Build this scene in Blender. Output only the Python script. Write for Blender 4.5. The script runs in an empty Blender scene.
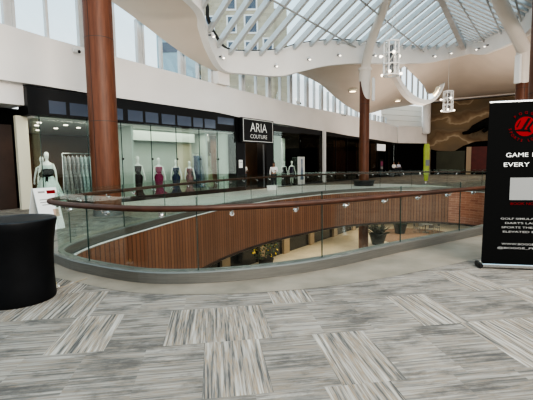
import bpy, bmesh, math, random
from mathutils import Vector, Matrix, noise
random.seed(7)
C = bpy.context.scene.collection
PI = math.pi
# ------------------------------------------------------------------ wall frame: u = distance out of the shop wall, v = along it
OX, OY = -3.2, 20.0
WROT = math.atan2(.8, .6)
def W(u, v, z=0.0): return Vector((OX + .8*u + .6*v, OY - .6*u + .8*v, z))
def lerp(a, b, t): return a + (b - a)*t
def table(pts, x):
    if x <= pts[0][0]: return pts[0][1]
    for (a, fa), (b, fb) in zip(pts, pts[1:]):
        if x <= b:
            t = (x-a)/(b-a); t = t*t*(3-2*t)*.5 + t*.5
            return lerp(fa, fb, t)
    return pts[-1][1]
def catmull(P, n, closed=False):
    P = [Vector(p) for p in P]; out = []
    N = len(P); segs = N if closed else N-1
    for i in range(segs):
        if closed: p0, p1, p2, p3 = P[(i-1) % N], P[i], P[(i+1) % N], P[(i+2) % N]
        else: p0, p1, p2, p3 = P[max(i-1, 0)], P[i], P[i+1], P[min(i+2, N-1)]
        for k in range(n):
            t = k/n
            out.append(.5*((2*p1) + (p2-p0)*t + (2*p0-5*p1+4*p2-p3)*t*t + (3*p1-p0-3*p2+p3)*t*t*t))
    if not closed: out.append(P[-1].copy())
    return out
def resample(P, n, closed=False):
    Q = P + [P[0]] if closed else P
    d = [0]
    for a, b in zip(Q, Q[1:]): d.append(d[-1] + (b-a).length)
    L = d[-1]; out = []; j = 0
    m = n if closed else n-1
    for i in range(n):
        s = L*i/m
        while j < len(Q)-2 and d[j+1] < s: j += 1
        t = (s-d[j])/max(d[j+1]-d[j], 1e-9)
        out.append(Q[j].lerp(Q[j+1], min(max(t, 0), 1)))
    return out, L
# ------------------------------------------------------------------ materials
def mat(name, col, rough=.6, metal=0, emit=None, es=1.0, spec=.5, noise_amt=0, nscale=8, stretch=None, bump=0, col2=None):
    m = bpy.data.materials.new(name); m.use_nodes = True
    nt = m.node_tree; b = nt.nodes['Principled BSDF']
    b.inputs['Base Color'].default_value = (*col, 1); b.inputs['Roughness'].default_value = rough
    b.inputs['Metallic'].default_value = metal; b.inputs['Specular IOR Level'].default_value = spec
    if emit: b.inputs['Emission Color'].default_value = (*emit, 1); b.inputs['Emission Strength'].default_value = es
    if noise_amt or col2:
        tc = nt.nodes.new('ShaderNodeTexCoord'); mp = nt.nodes.new('ShaderNodeMapping')
        mp.inputs['Scale'].default_value = stretch or (1, 1, 1)
        nz = nt.nodes.new('ShaderNodeTexNoise'); nz.inputs['Scale'].default_value = nscale; nz.inputs['Detail'].default_value = 5
        cr = nt.nodes.new('ShaderNodeValToRGB')
        a = col; c2 = col2 or tuple(min(1, x*(1-noise_amt)) for x in col)
        cr.color_ramp.elements[0].position = .35; cr.color_ramp.elements[1].position = .65
        cr.color_ramp.elements[0].color = (*c2, 1); cr.color_ramp.elements[1].color = (*a, 1)
        nt.links.new(tc.outputs['Object'], mp.inputs[0]); nt.links.new(mp.outputs[0], nz.inputs['Vector'])
        nt.links.new(nz.outputs['Fac'], cr.inputs[0]); nt.links.new(cr.outputs[0], b.inputs['Base Color'])
        if bump:
            bp = nt.nodes.new('ShaderNodeBump'); bp.inputs['Strength'].default_value = bump
            nt.links.new(nz.outputs['Fac'], bp.inputs['Height']); nt.links.new(bp.outputs[0], b.inputs['Normal'])
    return m
def glass(name, tint=(.93, .97, .95), refl=.08, edge=.35, rough=0.0):
    m = bpy.data.materials.new(name); m.use_nodes = True; nt = m.node_tree; nt.nodes.clear()
    out = nt.nodes.new('ShaderNodeOutputMaterial'); mix = nt.nodes.new('ShaderNodeMixShader')
    tr = nt.nodes.new('ShaderNodeBsdfTransparent'); tr.inputs[0].default_value = (*tint, 1)
    gl = nt.nodes.new('ShaderNodeBsdfGlossy'); gl.inputs['Roughness'].default_value = rough
    gl.inputs[0].default_value = (.95, 1, .97, 1)
    lw = nt.nodes.new('ShaderNodeLayerWeight'); lw.inputs[0].default_value = .3
    mr = nt.nodes.new('ShaderNodeMapRange'); mr.inputs['To Min'].default_value = refl; mr.inputs['To Max'].default_value = edge
    nt.links.new(lw.outputs['Fresnel'], mr.inputs[0]); nt.links.new(mr.outputs[0], mix.inputs[0])
    nt.links.new(tr.outputs[0], mix.inputs[1]); nt.links.new(gl.outputs[0], mix.inputs[2]); nt.links.new(mix.outputs[0], out.inputs[0])
    return m
M = {}
M['white'] = mat('white_paint', (.80, .785, .77), .55, noise_amt=.04, nscale=1.2)
M['bulk'] = mat('bulkhead_paint', (.80, .765, .735), .6, noise_amt=.05, nscale=.6)
M['soffit'] = mat('soffit_paint', (.70, .60, .51), .75, noise_amt=.05, nscale=.5)
M['ring'] = mat('ring_paint', (.85, .81, .77), .5, noise_amt=.04, nscale=.8)
M['ivory'] = mat('ivory_enamel', (.74, .68, .62), .4, noise_amt=.05, nscale=1.5)
M['beam'] = mat('beam_paint', (.42, .41, .40), .5, noise_amt=.1, nscale=2)
M['rafter'] = mat('rafter_aluminium', (.62, .63, .63), .4, .2, noise_amt=.08, nscale=3)
M['dark_seal'] = mat('dark_gasket', (.05, .055, .06), .6)
M['col_wood'] = mat('column_veneer', (.155, .055, .027), .45, spec=.35, col2=(.11, .038, .019), nscale=3, stretch=(5, 5, .5))
M['rail_wood'] = mat('handrail_wood', (.072, .029, .017), .42, spec=.35, col2=(.048, .019, .011), nscale=6)
M['steel'] = mat('brushed_steel', (.22, .21, .19), .42, .8, noise_amt=.15, nscale=9, stretch=(.3, .3, 8))
M['chrome'] = mat('satin_chrome', (.65, .65, .65), .2, 1)
M['black'] = mat('black_satin', (.008, .008, .009), .4, spec=.35)
M['black_matte'] = mat('black_matte', (.008, .008, .008), .9, spec=.04)
M['black_cover'] = mat('black_stretch_cover', (.004, .004, .005), .5, spec=.22, noise_amt=.4, nscale=5)
M['cover_top'] = mat('black_cover_top', (.02, .021, .024), .45, spec=.35, noise_amt=.4, nscale=7, bump=.3)
M['glass_rail'] = glass('guardrail_glass', (.94, .975, .955), .012, .13)
M['glass_shop'] = glass('shopfront_glass', (.90, .945, .92), .02, .14)
M['glass_dark'] = glass('tinted_shopfront_glass', (.66, .66, .64), .02, .14)
M['glass_roof'] = glass('skylight_glass', (.95, .985, 1), .02, .1)
M['glass_edge'] = mat('glass_edge', (.02, .045, .04), .2)
M['sky_pane'] = glass('clerestory_glass', (.95, .97, .98), .03, .2)
M['pane_and_reflection'] = mat('blue_pane_and_reflection', (.07, .09, .13), .12, spec=.8)
M['brown_wall'] = mat('shop_brown_wall', (.15, .075, .038), .6, noise_amt=.3, nscale=1.2)
M['dark_brown'] = mat('dark_brown_wall', (.055, .028, .02), .5, noise_amt=.4, nscale=1.1)
M['mint'] = mat('display_wall', (.46, .52, .48), .7, noise_amt=.05, nscale=1)
M['cream'] = mat('cream_wall', (.72, .66, .52), .7)
M['shopfloor'] = mat('shop_floor', (.06, .055, .05), .3, noise_amt=.3, nscale=3)
M['mannequin'] = mat('mannequin_white', (.80, .80, .78), .35)
M['skin'] = mat('skin', (.50, .30, .22), .55); M['skin2'] = mat('skin_dark', (.26, .14, .09), .55)
M['hair'] = mat('dark_hair', (.02, .014, .01), .5)
M['lamp'] = mat('lamp_glow', (1, .95, .85), .5, emit=(1, .9, .75), es=3.2)
M['lamp_warm'] = mat('warm_lamp_glow', (1, .85, .6), .5, emit=(1, .78, .5), es=5)
M['red'] = mat('logo_red', (.20, .008, .01), .8, spec=.05); M['white_ink'] = mat('white_ink', (.82, .82, .80), .5); M['grey_ink'] = mat('grey_ink', (.30, .29, .28), .6, spec=.1); M['code_grey'] = mat('mid_grey_patch', (.24, .24, .235), .7, spec=.1)
M['pinkred'] = mat('dull_red_ink', (.13, .008, .01), .8, spec=.05)
M['lime'] = mat('lime_fabric', (.30, .36, .05), .6, noise_amt=.2, nscale=2)
M['leaf'] = mat('leaf_green', (.03, .07, .02), .5, noise_amt=.5, nscale=6); M['leaf2'] = mat('leaf_dull', (.05, .06, .035), .6, noise_amt=.5, nscale=6)
M['pot'] = mat('dark_planter', (.02, .02, .021), .45)
M['low_floor'] = mat('lower_floor_stone', (.56, .485, .385), .5, noise_amt=.15, nscale=.8)
M['low_wall'] = mat('lower_dark_glazing', (.03, .03, .032), .15, spec=.8, noise_amt=.5, nscale=.8)
M['low_pillar'] = mat('lower_pilaster', (.33, .25, .17), .6)
M['low_patch'] = mat('lower_brown_carpet', (.20, .125, .09), .9, noise_amt=.2, nscale=5)
M['grey_metal'] = mat('grey_metal', (.16, .17, .18), .4, .6)
M['green_shut'] = mat('dark_green_panel', (.045, .05, .028), .6, noise_amt=.2, nscale=1); M['red_shut'] = mat('dark_red_panel', (.10, .012, .01), .6, noise_amt=.3, nscale=2)
M['yellow'] = mat('brass_yellow', (.6, .42, .05), .4, .3); M['pale_grey'] = mat('pale_grey', (.6, .6, .58), .6)
M['olive_far'] = mat('far_counter', (.2, .19, .16), .6, noise_amt=.3, nscale=2)

def nodes(m):
    nt = m.node_tree; return nt, nt.nodes, nt.links, nt.nodes['Principled BSDF']
def math_node(N, Lk, op, a, b=None):
    n = N.new('ShaderNodeMath'); n.operation = op
    for i, x in enumerate((a, b)):
        if x is None: continue
        if isinstance(x, (int, float)): n.inputs[i].default_value = x
        else: Lk.new(x, n.inputs[i])
    return n.outputs[0]
def carpet():
    m = mat('carpet_planks', (.4, .38, .36), .95, spec=.1); nt, N, Lk, B = nodes(m)
    geo = N.new('ShaderNodeNewGeometry'); mp = N.new('ShaderNodeMapping'); mp.inputs['Rotation'].default_value = (0, 0, math.radians(-8))
    Lk.new(geo.outputs['Position'], mp.inputs[0]); sx = N.new('ShaderNodeSeparateXYZ'); Lk.new(mp.outputs[0], sx.inputs[0])
    x, y = sx.outputs[0], sx.outputs[1]
    # staggered bays 1.0 long, .5 deep
    row = math_node(N, Lk, 'FLOOR', math_node(N, Lk, 'DIVIDE', y, .85))
    xo = math_node(N, Lk, 'ADD', x, math_node(N, Lk, 'MULTIPLY', row, .37))
    cel = math_node(N, Lk, 'FLOOR', math_node(N, Lk, 'DIVIDE', xo, .5))
    cv = N.new('ShaderNodeCombineXYZ'); Lk.new(cel, cv.inputs[0]); Lk.new(row, cv.inputs[1])
    wn = N.new('ShaderNodeTexWhiteNoise'); wn.noise_dimensions = '3D'; Lk.new(cv.outputs[0], wn.inputs['Vector'])
    turn = math_node(N, Lk, 'GREATER_THAN', wn.outputs['Value'], .70)
    def streak(sc):
        mm = N.new('ShaderNodeMapping'); mm.inputs['Scale'].default_value = sc; Lk.new(mp.outputs[0], mm.inputs[0])
        ad = N.new('ShaderNodeVectorMath'); ad.operation = 'ADD'; Lk.new(mm.outputs[0], ad.inputs[0])
        sc2 = N.new('ShaderNodeVectorMath'); sc2.operation = 'SCALE'; sc2.inputs['Scale'].default_value = 40.0; Lk.new(wn.outputs['Color'], sc2.inputs[0]); Lk.new(sc2.outputs[0], ad.inputs[1])
        n = N.new('ShaderNodeTexNoise'); n.inputs['Scale'].default_value = 1; n.inputs['Detail'].default_value = 3; n.inputs['Roughness'].default_value = .7
        Lk.new(ad.outputs[0], n.inputs['Vector']); return n.outputs['Fac']
    sa = streak((1.3, 40, 1)); sb = streak((40, 1.3, 1))
    def pick(a, b):
        mx = N.new('ShaderNodeMix'); mx.data_type = 'FLOAT'; Lk.new(turn, mx.inputs[0]); Lk.new(a, mx.inputs[2]); Lk.new(b, mx.inputs[3]); return mx.outputs[0]
    s = pick(sa, sb)
    r = N.new('ShaderNodeValToRGB'); els = r.color_ramp.elements
    els[0].position = .30; els[0].color = (.07, .066, .064, 1); els[1].position = .72; els[1].color = (.43, .39, .345, 1)
    for p, c in ((.40, (.125, .115, .105, 1)), (.455, (.22, .20, .18, 1)), (.50, (.26, .185, .12, 1)), (.53, (.27, .245, .22, 1)), (.62, (.35, .315, .28, 1))):
        e = els.new(p); e.color = c
    Lk.new(s, r.inputs[0])
    sf = N.new('ShaderNodeMix'); sf.data_type = 'RGBA'; Lk.new(math_node(N, Lk, 'MULTIPLY', math_node(N, Lk, 'SUBTRACT', 1.0, turn), .3), sf.inputs[0]); Lk.new(r.outputs[0], sf.inputs[6]); sf.inputs[7].default_value = (.27, .243, .216, 1)
    # worn dark clouds, broken along the plank
    pm = N.new('ShaderNodeMapping'); pm.inputs['Scale'].default_value = (1.1, 2.6, 1); Lk.new(mp.outputs[0], pm.inputs[0])
    pn = N.new('ShaderNodeTexNoise'); pn.inputs['Scale'].default_value = 1.5; pn.inputs['Detail'].default_value = 7; pn.inputs['Roughness'].default_value = .72; Lk.new(pm.outputs[0], pn.inputs['Vector'])
    pr = N.new('ShaderNodeMapRange'); pr.inputs['From Min'].default_value = .48; pr.inputs['From Max'].default_value = .62; Lk.new(pn.outputs['Fac'], pr.inputs[0])
    notturn = math_node(N, Lk, 'SUBTRACT', 1.0, turn)
    fac = math_node(N, Lk, 'MULTIPLY', math_node(N, Lk, 'MULTIPLY', pr.outputs[0], notturn), .72)
    mc = N.new('ShaderNodeMix'); mc.data_type = 'RGBA'; Lk.new(fac, mc.inputs[0]); Lk.new(sf.outputs[2], mc.inputs[6]); mc.inputs[7].default_value = (.085, .078, .074, 1)
    # soft pale bays
    br = N.new('ShaderNodeMix'); br.data_type = 'RGBA'; br.blend_type = 'MULTIPLY'; br.inputs[0].default_value = 1
    mr = N.new('ShaderNodeMapRange'); mr.inputs['To Min'].default_value = .86; mr.inputs['To Max'].default_value = 1.12; Lk.new(wn.outputs['Value'], mr.inputs[0])
    Lk.new(mc.outputs[2], br.inputs[6]); Lk.new(mr.outputs[0], br.inputs[7]); Lk.new(br.outputs[2], B.inputs['Base Color'])
    return m
M['carpet'] = carpet()
def tile():
    m = mat('border_tile', (.46, .41, .35), .55, spec=.25); nt, N, Lk, B = nodes(m)
    geo = N.new('ShaderNodeNewGeometry'); n = N.new('ShaderNodeTexNoise'); n.inputs['Scale'].default_value = 1.6; n.inputs['Detail'].default_value = 6
    Lk.new(geo.outputs['Position'], n.inputs['Vector'])
    r = N.new('ShaderNodeValToRGB'); r.color_ramp.elements[0].color = (.20, .17, .135, 1); r.color_ramp.elements[1].color = (.285, .24, .192, 1)
    r.color_ramp.elements[0].position = .35; r.color_ramp.elements[1].position = .65
    Lk.new(n.outputs['Fac'], r.inputs[0]); Lk.new(r.outputs[0], B.inputs['Base Color']); return m
M['tile'] = tile()
def slats():   # ribbed timber facing; uv = (metres along, metres up)
    m = mat('ribbed_timber', (.3, .1, .05), .45); nt, N, Lk, B = nodes(m)
    uv = N.new('ShaderNodeUVMap'); sx = N.new('ShaderNodeSeparateXYZ'); Lk.new(uv.outputs[0], sx.inputs[0])
    f = math_node(N, Lk, 'FRACT', math_node(N, Lk, 'MULTIPLY', sx.outputs[0], 6.0))
    gap = math_node(N, Lk, 'LESS_THAN', f, .22)
    fl = math_node(N, Lk, 'FLOOR', math_node(N, Lk, 'MULTIPLY', sx.outputs[0], 6.0))
    wn = N.new('ShaderNodeTexWhiteNoise'); wn.noise_dimensions = '1D'; Lk.new(fl, wn.inputs['W'])
    r = N.new('ShaderNodeValToRGB'); r.color_ramp.elements[0].color = (.165, .068, .038, 1); r.color_ramp.elements[1].color = (.235, .10, .056, 1); Lk.new(wn.outputs['Value'], r.inputs[0])
    mx = N.new('ShaderNodeMix'); mx.data_type = 'RGBA'; Lk.new(gap, mx.inputs[0]); Lk.new(r.outputs[0], mx.inputs[6]); mx.inputs[7].default_value = (.085, .034, .02, 1)
    Lk.new(mx.outputs[2], B.inputs['Base Color']); return m
M['slats'] = slats()
def bricks(name, c1, c2, mortar, sc, bw=.24, bh=.075, use='uv'):
    m = mat(name, c1, .8); nt, N, Lk, B = nodes(m)
    t = N.new('ShaderNodeTexBrick'); t.inputs['Color1'].default_value = (*c1, 1); t.inputs['Color2'].default_value = (*c2, 1); t.inputs['Mortar'].default_value = (*mortar, 1)
    t.inputs['Scale'].default_value = sc; t.inputs['Brick Width'].default_value = bw; t.inputs['Row Height'].default_value = bh; t.inputs['Mortar Size'].default_value = .008
    uv = N.new('ShaderNodeUVMap'); Lk.new(uv.outputs[0], t.inputs['Vector'])
    Lk.new(t.outputs['Color'], B.inputs['Base Color']); return m
M['brick_pattern'] = bricks('red_brick_pattern', (.27, .10, .065), (.36, .155, .10), (.42, .26, .19), 1, .5, .13)
M['brick_ext'] = bricks('buff_brick', (.50, .44, .33), (.40, .35, .26), (.55, .5, .42), 1, 1.6, .5)
def mural():
    m = mat('rock_mural', (.2, .14, .08), .9); nt, N, Lk, B = nodes(m)
    uv = N.new('ShaderNodeUVMap'); sx = N.new('ShaderNodeSeparateXYZ'); Lk.new(uv.outputs[0], sx.inputs[0])
    n = N.new('ShaderNodeTexNoise'); n.inputs['Scale'].default_value = .35; n.inputs['Detail'].default_value = 3; Lk.new(uv.outputs[0], n.inputs['Vector'])
    yy = math_node(N, Lk, 'ADD', sx.outputs[1], math_node(N, Lk, 'MULTIPLY', n.outputs['Fac'], 5.0))
    w = math_node(N, Lk, 'FRACT', math_node(N, Lk, 'MULTIPLY', yy, .38))
    r = N.new('ShaderNodeValToRGB'); e = r.color_ramp.elements
    e[0].position = 0; e[0].color = (.15, .115, .075, 1); e[1].position = 1; e[1].color = (.19, .145, .095, 1)
    for p, c in ((.42, (.20, .14, .085, 1)), (.5, (.36, .29, .20, 1)), (.58, (.24, .17, .105, 1)), (.8, (.15, .10, .06, 1))):
        q = e.new(p); q.color = c
    Lk.new(w, r.inputs[0]); Lk.new(r.outputs[0], B.inputs['Base Color']); return m
M['mural'] = mural()

# ------------------------------------------------------------------ mesh builder
class MB:
    def __init__(s): s.v = []; s.f = []; s.uv = []
    def add(s, verts, faces, uvs=None):
        o = len(s.v); s.v += [Vector(p) for p in verts]
        for i, f in enumerate(faces):
            s.f.append([o+k for k in f]); s.uv.append(uvs[i] if uvs else None)
        return s
    def box(s, c, d, rot=None, bev=0):
        c = Vector(c); R = rot if isinstance(rot, Matrix) else Matrix.Rotation(rot or 0, 3, 'Z')
        x, y, z = d[0]/2, d[1]/2, d[2]/2
        if bev:
            b = bev; rings = []
            for (zz, k) in ((-z, b), (-z+b, 0), (z-b, 0), (z, b)):
                a, e = x-k, y-k
                rings.append([(-a+b, -e, zz), (a-b, -e, zz), (a, -e+b, zz), (a, e-b, zz), (a-b, e, zz), (-a+b, e, zz), (-a, e-b, zz), (-a, -e+b, zz)])
            vs = [c + R @ Vector(p) for r in rings for p in r]; fs = []
            for i in range(3):
                for k in range(8): fs.append((i*8+k, i*8+(k+1) % 8, (i+1)*8+(k+1) % 8, (i+1)*8+k))
            fs.append(tuple(range(7, -1, -1))); fs.append(tuple(range(24, 32)))
            return s.add(vs, fs)
        vs = [c + R @ Vector((sx*x, sy*y, sz*z)) for sz in (-1, 1) for sx, sy in ((-1, -1), (1, -1), (1, 1), (-1, 1))]
        return s.add(vs, [(3, 2, 1, 0), (4, 5, 6, 7), (0, 1, 5, 4), (1, 2, 6, 5), (2, 3, 7, 6), (3, 0, 4, 7)])
    def tube(s, pts, r, n=8, cap=True):
        pts = [Vector(p) for p in pts]; rs = r if isinstance(r, (list, tuple)) else [r]*len(pts)
        vs = []; fs = []
        up = None
        for i, p in enumerate(pts):
            t = (pts[min(i+1, len(pts)-1)] - pts[max(i-1, 0)]).normalized()
            if up is None:
                up = t.cross(Vector((0, 0, 1)));
                if up.length < .05: up = t.cross(Vector((1, 0, 0)))
                up.normalize()
            else: up = (up - t*up.dot(t)).normalized()
            b = t.cross(up)
            for k in range(n):
                a = 2*PI*k/n; vs.append(p + (up*math.cos(a) + b*math.sin(a))*rs[i])
        for i in range(len(pts)-1):
            for k in range(n): fs.append((i*n+k, i*n+(k+1) % n, (i+1)*n+(k+1) % n, (i+1)*n+k))
        if cap: fs.append(tuple(range(n-1, -1, -1))); fs.append(tuple((len(pts)-1)*n+k for k in range(n)))
        return s.add(vs, fs)
    def bar(s, a, b, w, h, up=Vector((0, 0, 1))):
        a, b = Vector(a), Vector(b); t = (b-a).normalized(); sd = t.cross(up).normalized(); u2 = sd.cross(t)
        vs = []
        for p in (a, b):
            for i, j in ((-1, -1), (1, -1), (1, 1), (-1, 1)): vs.append(p + sd*(w/2*i) + u2*(h/2*j))
        return s.add(vs, [(3, 2, 1, 0), (4, 5, 6, 7), (0, 1, 5, 4), (1, 2, 6, 5), (2, 3, 7, 6), (3, 0, 4, 7)])
    def loft(s, prof, n=20, c=(0, 0), cap=True, fold=0, nf=9, ph=0):
        # prof: (z, cx, cy, rx, ry)
        vs = []; fs = []
        for j, (z, cx, cy, rx, ry) in enumerate(prof):
            fo = fold*(j/max(1, len(prof)-1)) if fold > 0 else (-fold)*(1-j/max(1, len(prof)-1))
            for k in range(n):
                a = 2*PI*k/n; q = 1 + fo*math.sin(nf*a+ph)
                vs.append((c[0]+cx+rx*q*math.cos(a), c[1]+cy+ry*q*math.sin(a), z))
        for i in range(len(prof)-1):
            for k in range(n): fs.append((i*n+k, i*n+(k+1) % n, (i+1)*n+(k+1) % n, (i+1)*n+k))
        if cap: fs.append(tuple(range(n-1, -1, -1))); fs.append(tuple((len(prof)-1)*n+k for k in range(n)))
        return s.add(vs, fs)
    def ball(s, c, r, n=10, m=7):
        rx, ry, rz = r if isinstance(r, (tuple, list)) else (r, r, r)
        prof = []
        for j in range(m+1):
            t = -PI/2 + PI*j/m; q = max(math.cos(t), .02)
            prof.append((c[2]+rz*math.sin(t), c[0], c[1], rx*q, ry*q))
        return s.loft(prof, n)
    def strip(s, A, B, uvs=False, closed=False, h=None):
        n = len(A); fs = []; uu = []; vs = list(A)+list(B); L = [0]
        for i in range(1, n): L.append(L[-1] + (Vector(A[i])-Vector(A[i-1])).length)
        for i in range(n if closed else n-1):
            j = (i+1) % n; fs.append((i, j, n+j, n+i))
            hh = h or (Vector(A[i])-Vector(B[i])).length
            lj = L[j] if j else L[i] + (Vector(A[i])-Vector(A[0])).length
            uu.append([(L[i], 0), (lj, 0), (lj, hh), (L[i], hh)])
        return s.add(vs, fs, uu if uvs else None)
    def sweep(s, P, N, prof, closed=True):
        # prof: list of (offset along N, z); P points, N normals
        vs = []; fs = []; n = len(prof)
        for p, q in zip(P, N):
            for (o, z) in prof: vs.append(Vector((p.x+q.x*o, p.y+q.y*o, p.z+z)))
        m = len(P)
        for i in range(m if closed else m-1):
            j = (i+1) % m
            for k in range(n): fs.append((i*n+k, j*n+k, j*n+(k+1) % n, i*n+(k+1) % n))
        if not closed: fs.append(tuple(range(n))); fs.append(tuple((m-1)*n+k for k in range(n-1, -1, -1)))
        return s.add(vs, fs)
    def build(s, name, m, parent=None, smooth=False, loc=None, fix=True):
        me = bpy.data.meshes.new(name)
        vv = [p - loc for p in s.v] if loc is not None else s.v
        me.from_pydata([tuple(p) for p in vv], [], s.f)
        if any(s.uv):
            ul = me.uv_layers.new(name='UVMap'); li = 0
            for f, u in zip(s.f, s.uv):
                for k in range(len(f)): ul.data[li].uv = u[k] if u else (0, 0); li += 1
        me.materials.append(m)
        if smooth:
            for p in me.polygons: p.use_smooth = True
        if fix:
            bm = bmesh.new(); bm.from_mesh(me); bmesh.ops.recalc_face_normals(bm, faces=bm.faces); bm.to_mesh(me); bm.free()
        me.update()
        if smooth and smooth != 'all':
            try: me.set_sharp_from_angle(angle=math.radians(40))
            except Exception: pass
        o = bpy.data.objects.new(name, me); C.objects.link(o)
        if parent is not None: o.parent = parent
        return o
def struct(o): o['kind'] = 'structure'; return o
def tag(o, label, cat, group=None, kind=None):
    o['label'] = label; o['category'] = cat
    if group: o['group'] = group
    if kind: o['kind'] = kind
    return o
def thing(name, label, cat, loc=(0, 0, 0), rz=0, group=None):
    o = bpy.data.objects.new(name, None); o.empty_display_size = .1; C.objects.link(o); o.location = loc; o.rotation_euler = (0, 0, rz)
    return tag(o, label, cat, group)
def copy_tree(o, parent=None):
    c = o.copy(); C.objects.link(c)
    if parent is not None: c.parent = parent
    for ch in list(o.children): copy_tree(ch, c)
    return c
def wallbox(mb, u0, u1, v0, v1, z0, z1):
    c = W((u0+u1)/2, (v0+v1)/2, (z0+z1)/2); return mb.box(c, (abs(v1-v0), abs(u1-u0), z1-z0), WROT)

# ================================================================== OPENING IN THE FLOOR
ctrl = [(-3.70, 6.75), (-3.28, 6.22), (-2.70, 5.78), (-1.75, 5.28), (-.92, 5.21), (.02, 5.44), (.95, 5.89), (2.32, 6.84), (3.62, 7.70), (4.85, 8.55),
        (7.0, 10.4), (9.3, 12.9), (11.0, 15.6), (11.7, 18.3), (11.2, 20.8), (9.6, 22.2), (7.6, 22.4), (5.6, 21.9), (3.5, 20.8), (1.5, 18.9), (.0, 17.2), (-1.6, 14.6), (-2.7, 11.7), (-3.3, 9.6), (-3.72, 7.9)]
raw = catmull([(x, y, 0) for x, y in ctrl], 10, True)
NG = 360
G, GL = resample(raw, NG, True)
GN = []
for i in range(NG):
    t = (G[(i+1) % NG] - G[i-1]).normalized(); GN.append(Vector((t.y, -t.x, 0)))
cen = sum(G, Vector())/NG
if (GN[0]).dot(G[0]-cen) < 0: GN = [-n for n in GN]
def off(d, z=0): return [Vector((p.x+n.x*d, p.y+n.y*d, z)) for p, n in zip(G, GN)]
def plate(name, m, hole, outer, z, uv=False):
    bm = bmesh.new(); ed = []
    for loop in (hole, outer):
        vs = [bm.verts.new((p[0], p[1], z)) for p in loop]
        for i in range(len(vs)): ed.append(bm.edges.new((vs[i], vs[(i+1) % len(vs)])))
    bmesh.ops.triangle_fill(bm, edges=ed, use_beauty=True, use_dissolve=False)
    for f in bm.faces:
        if f.normal.z < 0: f.normal_flip()
    me = bpy.data.meshes.new(name); bm.to_mesh(me); bm.free(); me.materials.append(m)
    o = bpy.data.objects.new(name, me); C.objects.link(o); return struct(o)
outer = [(-16, -4), (16, -4), (46, 8), (46, 45), (34, 50), (22, 56), (12, 56), (-16, 24)]
plate('floor_carpet', M['carpet'], off(.02), outer, 0)
# pale tiled border round the opening, .4 m deep at the left and widening to a metre along the near side
tw = []
for p in G:
    if p.y < 9.5 and p.x > -3.4: w = lerp(.42, 1.15, min(1, max(0, (p.x+1.6)/4.0)))
    else: w = 1.0
    if p.x <= -3.0 and p.y < 8: w = lerp(.42, 1.0, min(1, max(0, (p.y-6)/2)))
    if p.y > 12.5 and p.x < 10:
        nn = GN[len(tw)]; pu = (p.x-OX)*.8-(p.y-OY)*.6; du = nn.x*.8-nn.y*.6
        w = min(7.0, (pu+.95)/-du) if du < -.2 else 2.4
    tw.append(w)
tw = [sum(tw[(i+k) % NG] for k in range(-8, 9))/17 for i in range(NG)]
A = off(.0, .004); B = [Vector((p.x+n.x*w, p.y+n.y*w, .004)) for p, n, w in zip(G, GN, tw)]
M['tile_far_sheen'] = mat('far_tile_grazing_sheen', (.66, .63, .57), .4, noise_amt=.12, nscale=1.5)  # same tile, lightened to paint in its grazing reflection
ft = [i for i, p in enumerate(G) if p.y > 13 and p.x < 9.8]; fa, fb = min(ft), max(ft)
nearseq = [i % NG for i in range(fb, fa+NG+1)]
struct(MB().strip([A[i] for i in nearseq], [B[i] for i in nearseq]).build('floor_tile_border', M['tile']))
struct(MB().strip(A[fa:fb+1], B[fa:fb+1]).build('floor_tile_far', M['tile_far_sheen']))
# slab edge: white lip and ribbed timber facing
fo = -.16
struct(MB().sweep(G, GN, [(.02, 0.0), (.02, -.05), (fo+.012, -.05), (fo+.012, 0.0)]).build('trim_1', M['steel']))
struct(MB().sweep(G, GN, [(fo+.01, .0), (fo+.01, -.03), (fo-.018, -.03), (fo-.018, .0)]).build('trim_12', M['pale_grey']))
ia = [i for i, p in enumerate(G) if p.x > 10.35 and p.y > 12 and p.y < 22.5]
i0, i1 = min(ia), max(ia)
def fascia(idx, name, m):
    T = [Vector((G[i % NG].x+GN[i % NG].x*fo, G[i % NG].y+GN[i % NG].y*fo, -.05)) for i in idx]
    Bm = [Vector((p.x, p.y, -1.82)) for p in T]
    return struct(MB().strip(T, Bm, uvs=True).build(name, m))
fascia(range(i0, i1+1), 'wall_opening_patterned', M['brick_pattern'])  # end stretch of the facing carries a brick-like pattern
fascia(range(i1, i0+NG+1), 'wall_opening_timber', M['slats'])
struct(MB().sweep(G, GN, [(fo, -1.82), (fo, -1.92), (fo+.5, -1.92), (fo+.5, -1.82)]).build('trim_2', M['dark_brown']))
plate('ceiling_lower', M['cream'], off(fo+.05), outer, -1.95)

# ------------------------------------------------------------------ guardrail
g0 = G[0].copy()
rail = thing('glass_guardrail', 'oval glass guardrail with brown wooden handrail around the floor opening', 'guardrail', g0)
def rb(mb, name, m, smooth=False): return mb.build(name, m, rail, smooth, loc=g0)
rb(MB().sweep(G, GN, [(-.1, .006), (.1, .006), (.1, .15), (.085, .165), (-.085, .165), (-.1, .15)]), 'base_channel', M['steel'])
pr = [(.085+.043*math.cos(a)*(1 if abs(math.cos(a)) < .8 else .97), 1.03+.043*math.sin(a)) for a in [2*PI*k/10 for k in range(10)]]
rb(MB().sweep(G, GN, pr), 'handrail', M['rail_wood'], True)
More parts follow.
